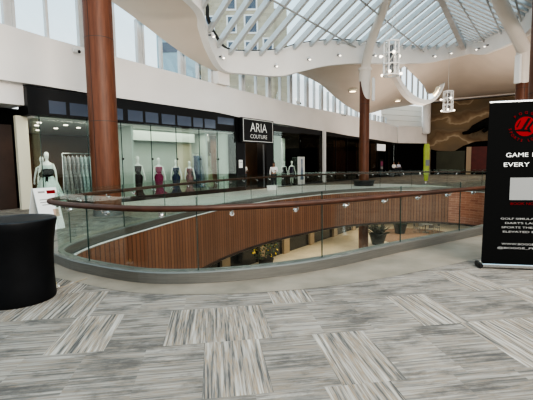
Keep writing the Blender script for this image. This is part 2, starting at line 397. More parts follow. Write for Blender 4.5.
# arc-length parameter of the joint seen at the left end of the near side
tgt = Vector((-2.75, 5.78, 0)); jstart = min(range(NG), key=lambda i: (G[i]-tgt).length)
npan = int(round(GL/1.93)); step = NG/npan
def gp(s):
    i = int(math.floor(s)) % NG; t = s-math.floor(s); j = (i+1) % NG
    return G[i].lerp(G[j], t), GN[i].lerp(GN[j], t).normalized()
for k in range(npan):
    a, b = jstart+k*step, jstart+(k+1)*step; ga = .0013*NG/GL*6
    n = 9; mb = MB(); P = []; Q = []
    for i in range(n):
        p, q = gp(lerp(a+ga, b-ga, i/(n-1))); P.append(p); Q.append(q)
    mb.sweep(P, Q, [(.006, .165), (.006, 1.18), (-.006, 1.18), (-.006, .165)], closed=False)
    rb(mb, 'glass_panel', M['glass_rail'])
    p, q = gp(a); rz = math.atan2(q.y, q.x)
    rb(MB().box(p+Vector((0, 0, .67)), (.014, .011, 1.01), rz), 'panel_joint', M['glass_edge'])
    for f in (.25, .75):
        p, q = gp(lerp(a, b, f)); rz = math.atan2(q.y, q.x); mb = MB()
        mb.tube([p-q*.02+Vector((0, 0, .93)), p+q*.02+Vector((0, 0, .93))], .032, 10)
        mb.tube([p+q*.02+Vector((0, 0, .93)), p+q*.075+Vector((0, 0, .94)), p+q*.085+Vector((0, 0, .99))], .012, 6)
        rb(mb, 'rail_bracket', M['chrome'], True)

# ================================================================== LOWER LEVEL
struct(MB().box((10, 25, -4.85), (70, 60, .1)).build('floor_lower', M['low_floor']))
mb = MB(); wallbox(mb, -1.2, -.9, -14, 50, -4.8, -2.2); struct(mb.build('wall_lower', M['low_wall']))
lowpil = MB()
for v0, v1 in ((1.9, 2.6), (5.5, 6.2), (8.3, 9.0), (12, 12.6), (16, 16.7), (20, 20.6)): wallbox(lowpil, -.9, -.7, v0, v1, -4.8, -2.2)
struct(lowpil.build('trim_3', M['low_pillar']))
pts = [Vector((13.2+3.0*math.cos(2*PI*k/40)*1.25, 32.6+4.6*math.sin(2*PI*k/40), -4.795)) for k in range(40)]
struct(MB().add(pts, [tuple(range(40))]).build('floor_carpet_island', M['low_patch']))

# ================================================================== SHOP WALL
ZB = [(-14, 4.74), (-7.5, 4.72), (-3.9, 4.66), (2.2, 4.64), (4.9, 4.5), (8.7, 4.44), (15, 4.33), (21, 4.18), (34, 4.0)]
ZT = [(-14, 6.85), (-8.4, 6.70), (-6.4, 6.58), (-3.8, 6.47), (-1.3, 6.40), (2.3, 6.28), (5.4, 6.2), (11.4, 6.07), (18, 6.12), (24, 6.17), (34, 6.1)]
UW = -1.2
n = 110; vs = []; fs = []
for i in range(n+1):
    v = -14 + 48*i/n; zb, zt_ = table(ZB, v), table(ZT, v)
    for (u, z) in ((UW, zb), (UW, zt_-.18), (UW-.12, zt_), (UW-.75, zt_), (UW-.75, zb)): vs.append(W(u, v, z))
for i in range(n):
    for k in range(5): fs.append((i*5+k, i*5+(k+1) % 5, (i+1)*5+(k+1) % 5, (i+1)*5+k))
fs += [(0, 1, 2, 3, 4), tuple(n*5+k for k in (4, 3, 2, 1, 0))]
struct(MB().add(vs, fs).build('wall_left', M['bulk'], smooth=True))
# angled return of the bulkhead at the far end
endA, endB = W(UW, 34), Vector((21.0, 50.5, 0))
d = (endB-endA); L = d.length; rz = math.atan2(d.y, d.x)
struct(MB().box((endA+endB)/2+Vector((0, .3, 5.05)), (L, .5, 2.1), rz).build('wall_far', M['bulk']))
struct(MB().box((endA+endB)/2+Vector((-.2, .5, 2.0)), (L+2.2, .2, 4.0), rz).build('wall_far_shop', M['black_matte']))

# ---- clerestory windows above the bulkhead
SOFF = [(-15, 10.8), (-8, 9.8), (-3.77, 8.66), (-2.5, 8.24), (-1.25, 7.77), (.1, 7.38), (1.45, 7.02), (2.4, 6.95), (4.5, 7.3), (7, 7.9), (9.5, 8.3), (11.4, 8.35), (14.5, 8.1), (17.2, 7.4), (20.3, 6.8), (24, 6.6), (34, 6.6)]
uwin = UW-.35
vv = [-13.3, -12, -10.7, -9.35, -8.02, -6.71, -5.28, -3.85, -2.48, -1.27, .08, 1.2, 2.3, 3.65, 5.0, 6.4, 7.8, 9.2, 10.5, 11.7, 12.9, 14.1, 15.3, 16.5, 17.7, 18.9, 20.1, 21.3, 22.5, 23.7, 24.9, 26.1, 27.3, 28.5, 29.7, 30.9]
win = bpy.data.objects.new('window_1', None); C.objects.link(win); struct(win)
for i, (a, b) in enumerate(zip(vv, vv[1:])):
    zb = min(table(ZT, a), table(ZT, b))-.05; k = 4; vs = []
    for j in range(k+1): v = lerp(a, b, j/k); vs += [W(uwin, v, zb), W(uwin, v, table(SOFF, v)+.25)]
    struct(MB().add(vs, [(2*j, 2*j+2, 2*j+3, 2*j+1) for j in range(k)]).build('pane', M['sky_pane'], win))
for i, a in enumerate(vv):
    mb = MB(); zb, zt_ = table(ZT, a)-.1, table(SOFF, a)+.25
    thick = i % 2 == 0
    if thick:
        wallbox(mb, uwin-.1, uwin+.12, a-.19, a-.09, zb, zt_); wallbox(mb, uwin-.1, uwin+.05, a-.09, a+.09, zb, zt_); wallbox(mb, uwin-.1, uwin+.12, a+.09, a+.19, zb, zt_)
    else: wallbox(mb, uwin-.1, uwin+.1, a-.05, a+.05, zb, zt_)
    struct(mb.build('mullion', M['rafter'], win))
mb = MB(); mb.box(W(UW-.1, 2.75, 6.7), (.95, .6, .9), WROT); mb.box(W(UW-.1, 2.75, 7.2), (1.15, .75, .2), WROT, .03)
struct(mb.build('trim_4', M['ring']))
# stepped panel wall at the far end above the bulkhead
d = Vector((21.6, 54, 0))-Vector((15.2, 50.8, 0)); rz2 = math.atan2(d.y, d.x); c = (Vector((21.6, 54, 0))+Vector((15.2, 50.8, 0)))/2
mb = MB()
for k in range(5): mb.box(c+Vector((0, .05*k, 6.1+.7*k)), (d.length, .3, .66), rz2)
struct(mb.build('wall_far_panelled', M['soffit']))
mb = MB(); mb.loft([(5.2, 0, 0, .38, .38), (5.4, 0, 0, .5, .5), (9.3, 0, 0, .5, .5)], 16, (20.6, 49.9)); struct(mb.build('trim_5', M['white'], smooth=True))

# ================================================================== SHOPS BEHIND THE GLASS
def wb(name, m, *boxes, **k):
    mb = MB()
    for b in boxes: wallbox(mb, *b)
    return struct(mb.build(name, m))
wb('floor_shop', M['shopfloor'], (-9, UW-.02, -7.6, 34, .0, .02))
wb('ceiling_shop', M['white'], (-9, UW-.3, -7.5, 4.2, 3.52, 3.6))
wb('ceiling_shop_dark', M['black_matte'], (-9, UW-.3, 11.5, 34, 3.8, 3.9))
wb('wall_shop_back', M['brown_wall'], (-9.1, -8.9, -14, 9.9, 0, 3.6), (-4.4, -4.3, 4.8, 11.3, 0, 3.6))
wb('wall_shop_partition', M['mint'], (-3.7, -3.55, -3.1, 2.3, 0, 3.55), (-3.6, -1.5, -3.2, -3.1, 0, 3.55), (-3.6, -2.2, 2.3, 2.45, 0, 3.55))
wb('wall_shop_valance', M['mint'], (-3.5, -2.7, -2.85, 1.9, 2.95, 3.52))
wb('wall_shop_niche', M['cream'], (-3.55, -3.45, 1.2, 2.3, 0, 2.95))
wb('wall_shop_pier', M['black'], (-2.0, UW, 3.95, 4.75, 0, 4.5), (-2.0, UW, 7.0, 7.85, 0, 4.45))
wb('wall_shop_display', M['mint'], (-2.7, -2.5, 7.9, 11.2, 0, 3.6), (-2.6, UW-.1, 7.85, 8.9, 0, 3.6))
wb('wall_shop_divider', M['black_matte'], (-9, UW-.15, 11.4, 11.6, 0, 4.3), (-9, UW-.6, 14.9, 15.1, 0, 4.3), (-9, UW-.05, 33.9, 34.3, 0, 4.3))
wb('wall_shop_dark', M['dark_brown'], (-6.2, -6, 11.6, 34, 0, 4.2))
wb('wall_shop_pilaster', M['brown_wall'], (-2.4, -1.7, 19.3, 20.3, 0, 4.1), (-2.4, -1.7, 24.5, 25.2, 0, 4.1), (-2.4, -1.7, 28.5, 29.0, 0, 4.1))
wb('wall_entrance', M['black_matte'], (-2.9, -2.75, -14, -7.45, 0, 3.95))
wb('wall_entrance_timber', M['dark_brown'], (-2.75, -2.6, -14, -7.8, 0, 3.3))
wb('wall_entrance_jamb', M['cream'], (-2.1, -1.9, -7.9, -7.48, 0, 3.6))
wb('wall_entrance_soffit', M['bulk'], (-2.9, UW-.35, -14, -7.7, 3.95, 4.73))
wb('baseboard_shop', M['black'], (UW-.12, UW+.06, -7.4, 4.0, 0, .2), (UW-.12, UW+.03, 10.4, 34, 0, .15))
# header over the boutique: black band with blue-grey panes standing in for reflected clerestory windows
wb('trim_6', M['black'], (-2.1, UW-.06, -7.7, 4.3, 3.58, 4.64), (UW-.35, UW-.05, 4.3, 34, 3.9, 4.34))
tr = bpy.data.objects.new('reflected_windows', None); C.objects.link(tr); struct(tr)
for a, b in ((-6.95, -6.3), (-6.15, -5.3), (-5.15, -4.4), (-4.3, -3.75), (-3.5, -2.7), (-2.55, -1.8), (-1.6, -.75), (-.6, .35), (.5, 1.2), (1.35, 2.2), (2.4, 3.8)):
    mb = MB(); wallbox(mb, UW-.06, UW-.045, a, b, 3.7 + (.3 if a > 2.3 else 0), 4.2 + (.2 if a > 2.3 else 0)); struct(mb.build('pane', M['pane_and_reflection'], tr))
# shop glazing, one pane per sheet
gz = bpy.data.objects.new('window_3', None); C.objects.link(gz); struct(gz)
joints = [-7.35, -5.47, -3.9, -2.29, -.74, .88, 2.31, 3.95]
for a, b in zip(joints, joints[1:]):
    mb = MB(); wallbox(mb, UW-.04, UW-.028, a+.01, b-.01, .2, 3.62); struct(mb.build('pane', M['glass_shop'], gz))
for a in joints[:-1]:
    mb = MB(); wallbox(mb, UW-.05, UW-.02, a-.012, a+.012, .2, 3.62); struct(mb.build('joint', M['glass_edge'], gz))
for a in joints[2:-1]:
    mb = MB(); c = W(UW, a, 1.95); mb.tube([c, c+Vector((.8, -.6, 0))*.05], .045, 8); struct(mb.build('patch_fitting', M['black'], gz))
mb = MB(); wallbox(mb, -1.95, UW, -7.39, -7.37, .2, 3.62); struct(mb.build('pane', M['glass_shop'], gz))
mb = MB(); wallbox(mb, UW-.04, UW-.028, 7.9, 11.3, .15, 3.9); struct(mb.build('pane', M['glass_shop'], gz))
dj = [11.5, 12.7, 15.0, 17.4, 19.8, 22.2, 24.8, 27.4, 30.0, 33.8]
for a, b in zip(dj, dj[1:]):
    mb = MB(); wallbox(mb, UW-.04, UW-.028, a+.03, b-.03, .15, 3.95); struct(mb.build('pane', M['glass_dark'], gz))
for a in dj[3:]:
    mb = MB(); wallbox(mb, UW-.1, UW, a-.03, a+.03, .15, 3.95); struct(mb.build('mullion', M['black'], gz))
# round pale columns inside the shop, white post on the dark front
mb = MB(); mb.loft([(.02, 0, 0, .36, .36), (3.52, 0, 0, .36, .36)], 20, W(-1.85, 3.35)[:2]); struct(mb.build('trim_7', M['mint'], smooth=True))
wb('trim_8', M['white'], (UW+.0, UW+.22, 14.85, 15.12, .02, 4.36))
# entrance door frame lines
wb('door_1', M['grey_metal'], (UW-.1, UW-.02, 4.72, 4.80, .02, 2.95), (UW-.1, UW-.02, 6.72, 6.8, .02, 2.95))
# downlights in the shop ceiling
for (u, v) in ((-3, -6.6), (-4.2, -6.2), (-3.2, -5.4), (-5, -5.0), (-4, -4.4), (-6, -6.6), (-6.5, -5.2), (-3, 3.2), (-4.5, 3.5), (-3.5, 5.4), (-4.5, 6.2)):
    mb = MB(); p = W(u, v, 3.50); mb.loft([(3.48, 0, 0, .09, .09), (3.515, 0, 0, .09, .09)], 12, (p.x, p.y)); o = struct(mb.build('ceiling_downlight', M['lamp']))

# ================================================================== FAR END: RAINFOREST-LIKE MURAL FRONT
FA, FB = Vector((21.0, 50.5, 0)), Vector((40, 37.9, 0))
fd = (FB-FA).normalized(); frz = math.atan2(fd.y, fd.x); fn = Vector((fd.y, -fd.x, 0))
def FP(s, o=0, z=0): return FA + fd*s + fn*o + Vector((0, 0, z))
top = []; bot = []; m_ = 40
for i in range(m_+1):
    s = 19*i/m_; top.append(FP(s, .1, 9.1))
    zb = table([(0, 3.3), (1.5, 3.0), (3.2, 2.9), (4.4, 3.6), (5.5, 4.0), (8, 4.1), (19, 4.2)], s); bot.append(FP(s, .1 + .5*math.sin(s*.9)**2*0, zb))
vs = top+bot; fs = []; uvs = []
for i in range(m_):
    fs.append((i, i+1, m_+2+i, m_+1+i)); s0, s1 = 19*i/m_, 19*(i+1)/m_
    uvs.append([(s0, 9.1), (s1, 9.1), (s1, bot[i+1].z), (s0, bot[i].z)])
struct(MB().add(vs, fs, uvs).build('wall_mural', M['mural']))
struct(MB().box(FP(9.5, -.35, 4.7), (19, .3, 9.4), frz).build('wall_far_right', M['black_matte']))
struct(MB().box(FP(9.5, .2, 9.35), (19, .9, .32), frz).build('trim_9', M['bulk']))
struct(MB().box(FP(2.8, -.05, 1.6), (3.3, .2, 2.7), frz).build('door_2', M['green_shut']))
struct(MB().box(FP(7.2, -.05, 1.9), (4.2, .2, 3.0), frz).build('door_3', M['red_shut']))
mb = MB()
for s in (.3, 4.75, 5.0): mb.box(FP(s, .05, 1.7), (.28, .3, 3.4), frz)
struct(mb.build('trim_10', M['low_pillar']))

# ================================================================== SKYLIGHT RING, SOFFIT, ROOF
UR = 8.1
def zroof(u): return 8.02+.45*(u+.6) if u <= UR else 11.94-.45*(u-UR)
pairs = [((5.5, -9.5), W(UW, -15, 10.8), .6), ((2.7, -5), W(UW, -8, 9.8), .5), ((1.51, -1.41), W(UW, -3.77, 8.66), .42), ((.69, -.32), W(UW, -1.25, 7.77), .45),
    ((0, .85), W(UW, .6, 7.2), .8), ((-.6, 2.4), W(UW, 2.4, 6.95), 1.1), ((-.29, 4.0), W(UW, 4.5, 7.3), 1.2), ((.57, 6), W(UW, 7, 7.9), 1.5), ((1.45, 7.0), W(UW, 9.5, 8.3), 1.6),
    ((2.3, 8.5), W(UW, 11.4, 8.35), 1.5), ((3.0, 10.3), W(UW, 14.5, 8.1), 1.42), ((3.42, 11.8), W(UW, 17.2, 7.4), 1.35), ((4.0, 14), W(UW, 20.3, 6.8), 1.28), ((4.65, 16.4), W(UW, 24, 6.6), 1.2),
    ((5.88, 20.2), Vector((14, 45.5, 7.8)), 1.15), ((6.7, 21.8), Vector((18, 49.2, 8.7)), 1.1), ((7.5, 23.1), Vector((21.3, 50.3, 9.3)), 1.1), ((8.2, 23.6), Vector((24, 48.5, 9.35)), 1.1),
    ((9.4, 21.8), Vector((26.5, 46.9, 9.35)), 1.25), ((10.3, 19.4), Vector((29, 45.2, 9.35)), 1.3), ((11.5, 16.6), Vector((33, 42.6, 9.35)), 1.2), ((12.9, 12.2), Vector((38, 39.2, 9.35)), 1.2),
    ((13.8, 7), Vector((46, 30, 9.35)), 1.2), ((14.2, 2), Vector((46, 15, 9.35)), 1.2), ((14, -3), Vector((40, 0, 9.35)), 1.2)]
RU = catmull([(a[0], a[1], h) for a, _, h in pairs], 8)
RO = catmull([w for _, w, _ in pairs], 8)
nr = len(RU)
ringT = [W(p.x, p.y, zroof(p.x)+.12) for p in RU]
ringB = [W(p.x, p.y, zroof(p.x)-p.z) for p in RU]
# ring: inner face, thin bottom return
RN = []
for i in range(nr):
    t = (ringT[min(i+1, nr-1)]-ringT[max(i-1, 0)]); nn = Vector((-t.y, t.x, 0)).normalized(); RN.append(nn)   # outward = left of travel
ringO = [p + nn*.35 for p, nn in zip(ringB, RN)]
ringTO = [p + nn*.35 for p, nn in zip(ringT, RN)]
mb = MB(); mb.strip(ringT, ringB); mb.strip(ringB, ringO); mb.strip(ringTO, ringT); mb.strip(ringO, ringTO)
struct(mb.build('ceiling_ring', M['ring'], smooth=True))
# soffit lofted from ring to the walls with a gentle belly
rows = []; K = 8
for k in range(K+1):
    t = k/K; row = []
    for a, b in zip(ringO, RO):
        p = a.lerp(b, t); Ld = (b-a).length; p.z -= .035*Ld*math.sin(PI*t)*(1 if Ld > 3 else .3); row.append(p)
    rows.append(row)
mb = MB()
for a, b in zip(rows, rows[1:]): mb.strip(a, b)
bm_ = mb.build('ceiling_soffit', M['soffit'], smooth='all'); struct(bm_)
me = bm_.data; b2 = bmesh.new(); b2.from_mesh(me); bmesh.ops.remove_doubles(b2, verts=b2.verts, dist=.0005); b2.to_mesh(me); b2.free()
for p in me.polygons: p.use_smooth = True
# roof glass and rafters
iap = max(range(nr), key=lambda i: RU[i].y)
QL, QR = .3, 1.2
left = [RU[i] for i in range(0, iap+1) if RU[i].x < UR]
right = [RU[i] for i in range(iap, nr) if RU[i].x > UR]
mb = MB()
A = [W(p.x, p.y, zroof(p.x)+.14) for p in left]; B = [W(UR, p.y-QL*(UR-p.x), zroof(UR)+.14) for p in left]; mb.strip(A, B)
A = [W(p.x, p.y, zroof(p.x)+.14) for p in right]; B = [W(UR, p.y-QR*(p.x-UR), zroof(UR)+.14) for p in right]; mb.strip(A, B)
sky = bpy.data.objects.new('window_4', None); C.objects.link(sky); struct(sky)
struct(mb.build('pane', M['glass_roof'], sky))
def ring_hit(seg, vr, q, sgn):
    # first ring point whose rafter line reaches the ridge at v = vr
    best = None
    for a, b in zip(seg, seg[1:]):
        fa = a.y - q*abs(UR-a.x) - vr; fb = b.y - q*abs(UR-b.x) - vr
        if fa*fb <= 0 and abs(fa-fb) > 1e-6:
            t = fa/(fa-fb); return a.lerp(b, t)
    return None
vr = -11.0
while vr < 24:
    for seg, q in ((left, QL), (right, QR)):
        p = ring_hit(seg, vr, q, 1)
        if p is None: continue
        a = W(p.x, p.y, zroof(p.x)-.06); b = W(UR, vr, zroof(UR)-.06)
        if (b-a).length < .3: continue
        mb = MB(); mb.bar(a, b, .17, .34); struct(mb.build('rafter', M['rafter'], sky))
        dv = W(0, .11, .19)-W(0, 0, 0); mb = MB(); mb.bar(a+dv, b+dv, .06, .05); struct(mb.build('gasket', M['dark_seal'], sky))
        mb = MB(); d_ = (b-a).normalized(); mb.bar(a+d_*.12+Vector((0, 0, -.2)), a+d_*.30+Vector((0, 0, -.2)), .9, .12)
    vr += 1.12
for u in (1.0, 3.3, 5.6, 9.6, 11.2, 12.6):
    vsn = [p.y for p in (left if u < UR else right) if (p.x < u if u < UR else p.x > u)]
    seg = left if u < UR else right
    cross = []
    for a, b in zip(seg, seg[1:]):
        if (a.x-u)*(b.x-u) <= 0 and abs(a.x-b.x) > 1e-6: cross.append(a.lerp(b, (u-a.x)/(b.x-a.x)).y)
    if not cross: continue
    if u == 1.0:
        cr = sorted(cross); spans = [(-11, cr[0]), (cr[-1], cr[-1])] if False else []
        spans = [(cr[0]-6, cr[0])] if False else []
        continue
    v1 = max(cross); v0 = min(cross) if len(cross) > 1 and u < 5 else -10
    mb = MB(); mb.tube([W(u, v0, zroof(u)-.3), W(u, v1, zroof(u)-.3)], .05, 6); struct(mb.build('purlin', M['beam'], sky))
struct(MB().bar(W(7.75, 24.2, zroof(UR)-.55), W(8.75, 8, zroof(UR)-.1), .36, .5).build('ceiling_ridge_beam', M['beam']))
# dark gasket strip along the eave
mb = MB()
for i in range(nr-1):
    pass
eave = [p - nn*.06 + Vector((0, 0, -.02)) for p, nn in zip(ringT, RN)]; eave2 = [p - nn*.22 + Vector((0, 0, .0)) for p, nn in zip(ringT, RN)]
mb.strip(eave, eave2); struct(mb.build('trim_11', M['dark_seal']))

# ---- eyebrow window hanging below the ring (curved white rim, slanted panes, lit cove)
ew = bpy.data.objects.new('window_5', None); C.objects.link(ew); struct(ew)
YE = 31.5
def EX(x, z, dy=0): return Vector((x, YE+dy - (x-10.4)*.45, z))
lowp = catmull([(10.15, 0, 9.1), (10.55, 0, 8.2), (11.15, 0, 7.1), (11.75, 0, 6.45), (12.35, 0, 6.15), (12.8, 0, 6.15), (13.2, 0, 6.4), (13.5, 0, 6.85), (13.62, 0, 7.3)], 6)
upp = catmull([(10.75, 0, 9.5), (11.1, 0, 9.4), (11.7, 0, 8.7), (12.2, 0, 8.1), (12.6, 0, 7.5), (12.8, 0, 7.0), (13.1, 0, 6.95), (13.3, 0, 7.1), (13.45, 0, 7.5)], 6)
lo = [EX(p.x, p.z) for p in lowp]; lo2 = [EX(p.x, p.z, .9) for p in lowp]; li = [EX(p.x+.12, p.z+.32) for p in lowp]; li2 = [EX(p.x+.12, p.z+.32, .9) for p in lowp]
mb = MB(); mb.strip(lo, li); mb.strip(lo, lo2); mb.strip(li, li2); mb.strip(lo2, li2); struct(mb.build('frame', M['ring'], ew, smooth=True))
gl_a = [EX(p.x+.12, p.z+.3, .6) for p in lowp[:37]]; gl_b = [EX(p.x, p.z, .6) for p in upp[:37]]
mb = MB(); mb.strip(gl_a, gl_b); struct(mb.build('pane', mat('bright_frosted_pane', (.75, .85, .92), .4, emit=(.72, .86, .95), es=.9), ew))
mb = MB(); mb.strip([EX(p.x+.05, p.z+.2, .75) for p in lowp[30:]], [EX(p.x, p.z, .75) for p in upp[30:]]); struct(mb.build('cove', M['cream'], ew))
mb = MB(); mb.strip([EX(p.x+.14, p.z+.34, .7) for p in lowp[30:44]], [EX(p.x+.14, p.z+.48, .7) for p in lowp[30:44]]); struct(mb.build('cove_lamp', M['lamp_warm'], ew))
for x in (10.95, 11.35, 11.75, 12.15, 12.5, 12.8):
    zl = table([(p.x+.12, p.z+.3) for p in lowp[:37]], x); zu = table([(p.x, p.z) for p in upp[:30]], x)
    if zu > zl: mb = MB(); mb.bar(EX(x, zl, .5), EX(x, zu, .5), .11, .12, Vector((0, 1, 0))); struct(mb.build('mullion', M['beam'], ew))

# ================================================================== TIMBER COLUMNS WITH WHITE ARMS
def column(x, y, r, z0, zw, label, arm=None, sleeve=None, plate_=True, lower=False):
    t = thing('timber_column', label, 'column', (x, y, z0))
    mb = MB(); mb.loft([(.0, 0, 0, r, r), (zw-z0, 0, 0, r, r)], 32); mb.build('shaft', M['col_wood'], t, smooth=True)
    mb = MB(); mb.loft([(.004, 0, 0, r+.03, r+.03), (.2, 0, 0, r+.03, r+.03)], 32); mb.build('base_ring', M['grey_metal'], t, smooth=True)
    mb = MB()
    for zz in (3.05, 5.65): mb.loft([(zz-z0, 0, 0, r+.002, r+.002), (zz-z0+.02, 0, 0, r+.002, r+.002)], 32, cap=False)
    mb.box((-r*.3, -r*.955, (zw-z0)/2), (.014, .012, zw-z0-.02), 0); mb.build('joint_line', M['dark_brown'], t)
    if sleeve:
        zs0, zs1, ang = sleeve; n = 32; rr = r+.05; vs = []
        for k in range(n):
            a = 2*PI*k/n; zb = zs0 + (zs1-zs0)*.62*(1-max(0, math.cos(a-ang)))**1.6*(1 if math.cos(a-ang) > -2 else 1)
            vs += [(rr*math.cos(a), rr*math.sin(a), zb-z0), (rr*math.cos(a), rr*math.sin(a), zs1-z0)]
        mb = MB(); mb.add(vs, [(2*k, (2*k+2) % (2*n), (2*k+3) % (2*n), 2*k+1) for k in range(n)]); mb.build('sleeve', M['ivory'], t, smooth=True)
        mb = MB(); mb.loft([(zs1-z0-.02, 0, 0, rr+.06, rr+.06), (zs1-z0+.16, 0, 0, rr+.06, rr+.06)], 32); mb.build('collar', M['ivory'], t, smooth=True)
    if arm:
        P = catmull([Vector(p)-Vector((x, y, z0)) for p in arm[0]], 8); n = len(P)
        mb = MB(); mb.tube(P, [lerp(arm[1], arm[2], i/(n-1)) for i in range(n)], 20); mb.build('arm', M['ivory'], t, smooth=True)
    return t
column(-5.3, 12.78, .44, 0, 12.5, 'thick reddish timber column beside the shop display, nearest the bridal gowns')
t = column(6.9, 27.2, .34, -4.8, 7.2, 'slim timber column rising from the lower level with ivory tree arm', ([(6.9, 27.2, 7.9), (7.0, 26.2, 9.4), (7.15, 24.3, 10.6), (7.0, 21.5, 11.3)], .31, .27), (5.95, 7.95, -1.0))
mb = MB(); mb.box((.52, -.30, 11.4), (.16, .34, 1.55), -.5, .03); mb.build('speaker_panel', M['white'], t)
t = column(14.55, 22.2, .34, 0, 7.4, 'timber column with ivory arm partly behind the black banner', ([(14.55, 22.2, 7.75), (13.6, 21.4, 8.3), (11.8, 20.0, 9.5), (9.8, 18.0, 10.9)], .36, .33), (5.9, 7.8, -1.9))
mb = MB(); mb.box((-.5, -.30, 6.65), (.17, .34, 1.55), .4, .03); mb.build('speaker_panel', M['white'], t)
column(6.25, 8.5, .46, 0, 8.5, 'timber column at the right edge just behind the black banner')

# ================================================================== RING SPOTLIGHTS
names = ['first', 'second', 'third', 'fourth', 'fifth', 'sixth', 'seventh', 'eighth', 'ninth', 'tenth', 'eleventh']
sp_i = []
for (uu, vt) in ((.35, .3), (-.45, 1.9), (.45, 5.8), (1.75, 7.5), (2.75, 9.7), (3.75, 13.2), (4.4, 15.5), (6.0, 20.5), (7.0, 22.2), (9.3, 22.0), (10.2, 19.6)):
    sp_i.append(min(range(nr), key=lambda i: (RU[i].x-uu)**2+(RU[i].y-vt)**2))
for k, i in enumerate(sp_i):
    p = ringT[i].lerp(ringB[i], .62); nn = -RN[i]
    t = thing('spotlight', '%s small white spotlight counted from the left along the curved skylight ring' % names[k], 'spotlight', p, math.atan2(nn.y, nn.x), 'spotlights on the skylight ring')
    MB().tube([(-.01, 0, 0), (.2, 0, 0)], .04, 8).build('arm', M['grey_metal'], t, smooth=True)
    mb = MB(); mb.tube([(.2, 0, .10), (.23, 0, 0), (.27, 0, -.09)], [.06, .085, .10], 12); mb.build('lamp_head', M['white'], t, smooth=True)
    MB().ball((.275, 0, -.10), (.065, .065, .035)).build('bulb', M['lamp'], t, smooth=True)

# ================================================================== CHANDELIERS
def chandelier(loc, H, R, wire_top, label, nw):
    t = thing('cage_chandelier', label, 'chandelier', loc)
    mb = MB(); n = 20
    for z in (0, H*.33, H*.64, H): mb.tube([(R*math.cos(2*PI*k/n), R*math.sin(2*PI*k/n), z) for k in range(n+1)], .035, 6, False)
    for k in range(8):
        a = 2*PI*k/8+.2; mb.tube([(R*math.cos(a), R*math.sin(a), 0), (R*math.cos(a), R*math.sin(a), H)], .028, 6)
    mb.build('cage', M['white'], t, smooth=True)
    mb = MB()
    for j, (z0, z1) in enumerate(((0, .33), (.33, .64), (.64, 1))):
        for k in range(4):
            a = 2*PI*k/4+.2+j*.6; mb.bar((R*.9*math.cos(a), R*.9*math.sin(a), z0*H), (R*.9*math.cos(a+1), R*.9*math.sin(a+1), z1*H), .06, .03)
    mb.build('brace', M['pale_grey'], t)
    mb = MB(); mb.loft([(H*.1, 0, 0, .10, .10), (H*.9, 0, 0, .10, .10)], 10); mb.build('core', M['grey_metal'], t, smooth=True)
    for j, z in enumerate((.06*H, .62*H)):
        for k in range(3):
            a = 2*PI*k/3+.1+j*.35
            b = MB(); b.tube([((R+.0)*math.cos(a), (R)*math.sin(a), z), ((R+.1)*math.cos(a), (R+.1)*math.sin(a), z)], .03, 6)
            b.ball(((R+.15)*math.cos(a), (R+.15)*math.sin(a), z), .07); b.build('lamp', M['lamp'], t, smooth=True)
    for k in range(nw):
        a = 2*PI*k/max(nw, 1)+.4; q = R*.8 if nw > 1 else 0
        zb = H if nw > 1 else H-.02
        MB().tube([(q*math.cos(a), q*math.sin(a), zb), (q*math.cos(a)*.6, q*math.sin(a)*.6, wire_top-loc[2])], .012, 5).build('wire', M['pale_grey'], t)
    if nw == 1: MB().bar((-R, 0, H), (R, 0, H), .04, .04).build('hanger', M['white'], t)
    return t
chandelier((6.08, 19.0, 5.78), 1.55, .36, zroof(6.5)-.4, 'larger white cage chandelier hanging before the slim column by wires', 3)
chandelier((14.0, 30.0, 5.45), 1.5, .36, 10.5, 'smaller white cage chandelier on a single long wire before the mural', 1)

# ================================================================== CEILING / BULKHEAD DEVICES
def cctv(v, z, label):
    p = W(UW, v, z); t = thing('dome_camera', label, 'camera', p, WROT-PI/2)
    mb = MB(); mb.tube([(0, 0, .06), (.12, 0, .06)], .11, 12); mb.build('mount', M['white'], t, smooth=True)
    MB().tube([(.08, 0, .03), (.3, .04, -.04)], [.09, .08], 12).build('housing', M['pale_grey'], t, smooth=True)
    MB().ball((.31, .04, -.045), .06).build('lens', M['black'], t, smooth=True)
cctv(-5.85, 6.25, 'small grey security camera on the white bulkhead beside the thick column')
cctv(10.9, 6.15, 'small grey security camera on the bulkhead under the middle clerestory windows')
cctv(18.5, 5.95, 'small grey security camera on the bulkhead left of the slim column')
# warm recessed lights in the soffit
for (i, k, lab) in ((92, 4, 'warm recessed light in the beige soffit left of the slim column'), (112, 5, 'warm recessed light in the beige soffit right of the slim column')):
    p = rows[k][i]; t = thing('recessed_light', lab, 'light', p - Vector((0, 0, .06)))
    mb = MB(); mb.loft([(-.12, 0, 0, .34, .34), (.05, 0, 0, .38, .38)], 20); mb.build('trim_ring', M['cream'], t, smooth=True)
    mb = MB(); mb.loft([(-.135, 0, 0, .24, .24), (-.1, 0, 0, .24, .24)], 20); mb.build('lens', M['lamp_warm'], t, smooth=True)

# ================================================================== LETTERING
def text_mesh(s, size, m, name, parent, loc, rot, width=None, bold=0, align='CENTER', extrude=.002):
    cu = bpy.data.curves.new(name, 'FONT'); cu.body = s; cu.size = size; cu.align_x = align; cu.extrude = extrude; cu.offset = bold
    tmp = bpy.data.objects.new('tmp', cu); C.objects.link(tmp)
    bpy.context.view_layer.update()
    me = bpy.data.meshes.new_from_object(tmp.evaluated_get(bpy.context.evaluated_depsgraph_get()))
    bpy.data.objects.remove(tmp)
    xs = [v.co.x for v in me.vertices]
    if width and xs:
        k = width/(max(xs)-min(xs))
        for v in me.vertices: v.co.x *= k
    me.materials.clear(); me.materials.append(m)
    o = bpy.data.objects.new(name, me); C.objects.link(o); o.parent = parent; o.location = loc; o.rotation_euler = rot
    return o
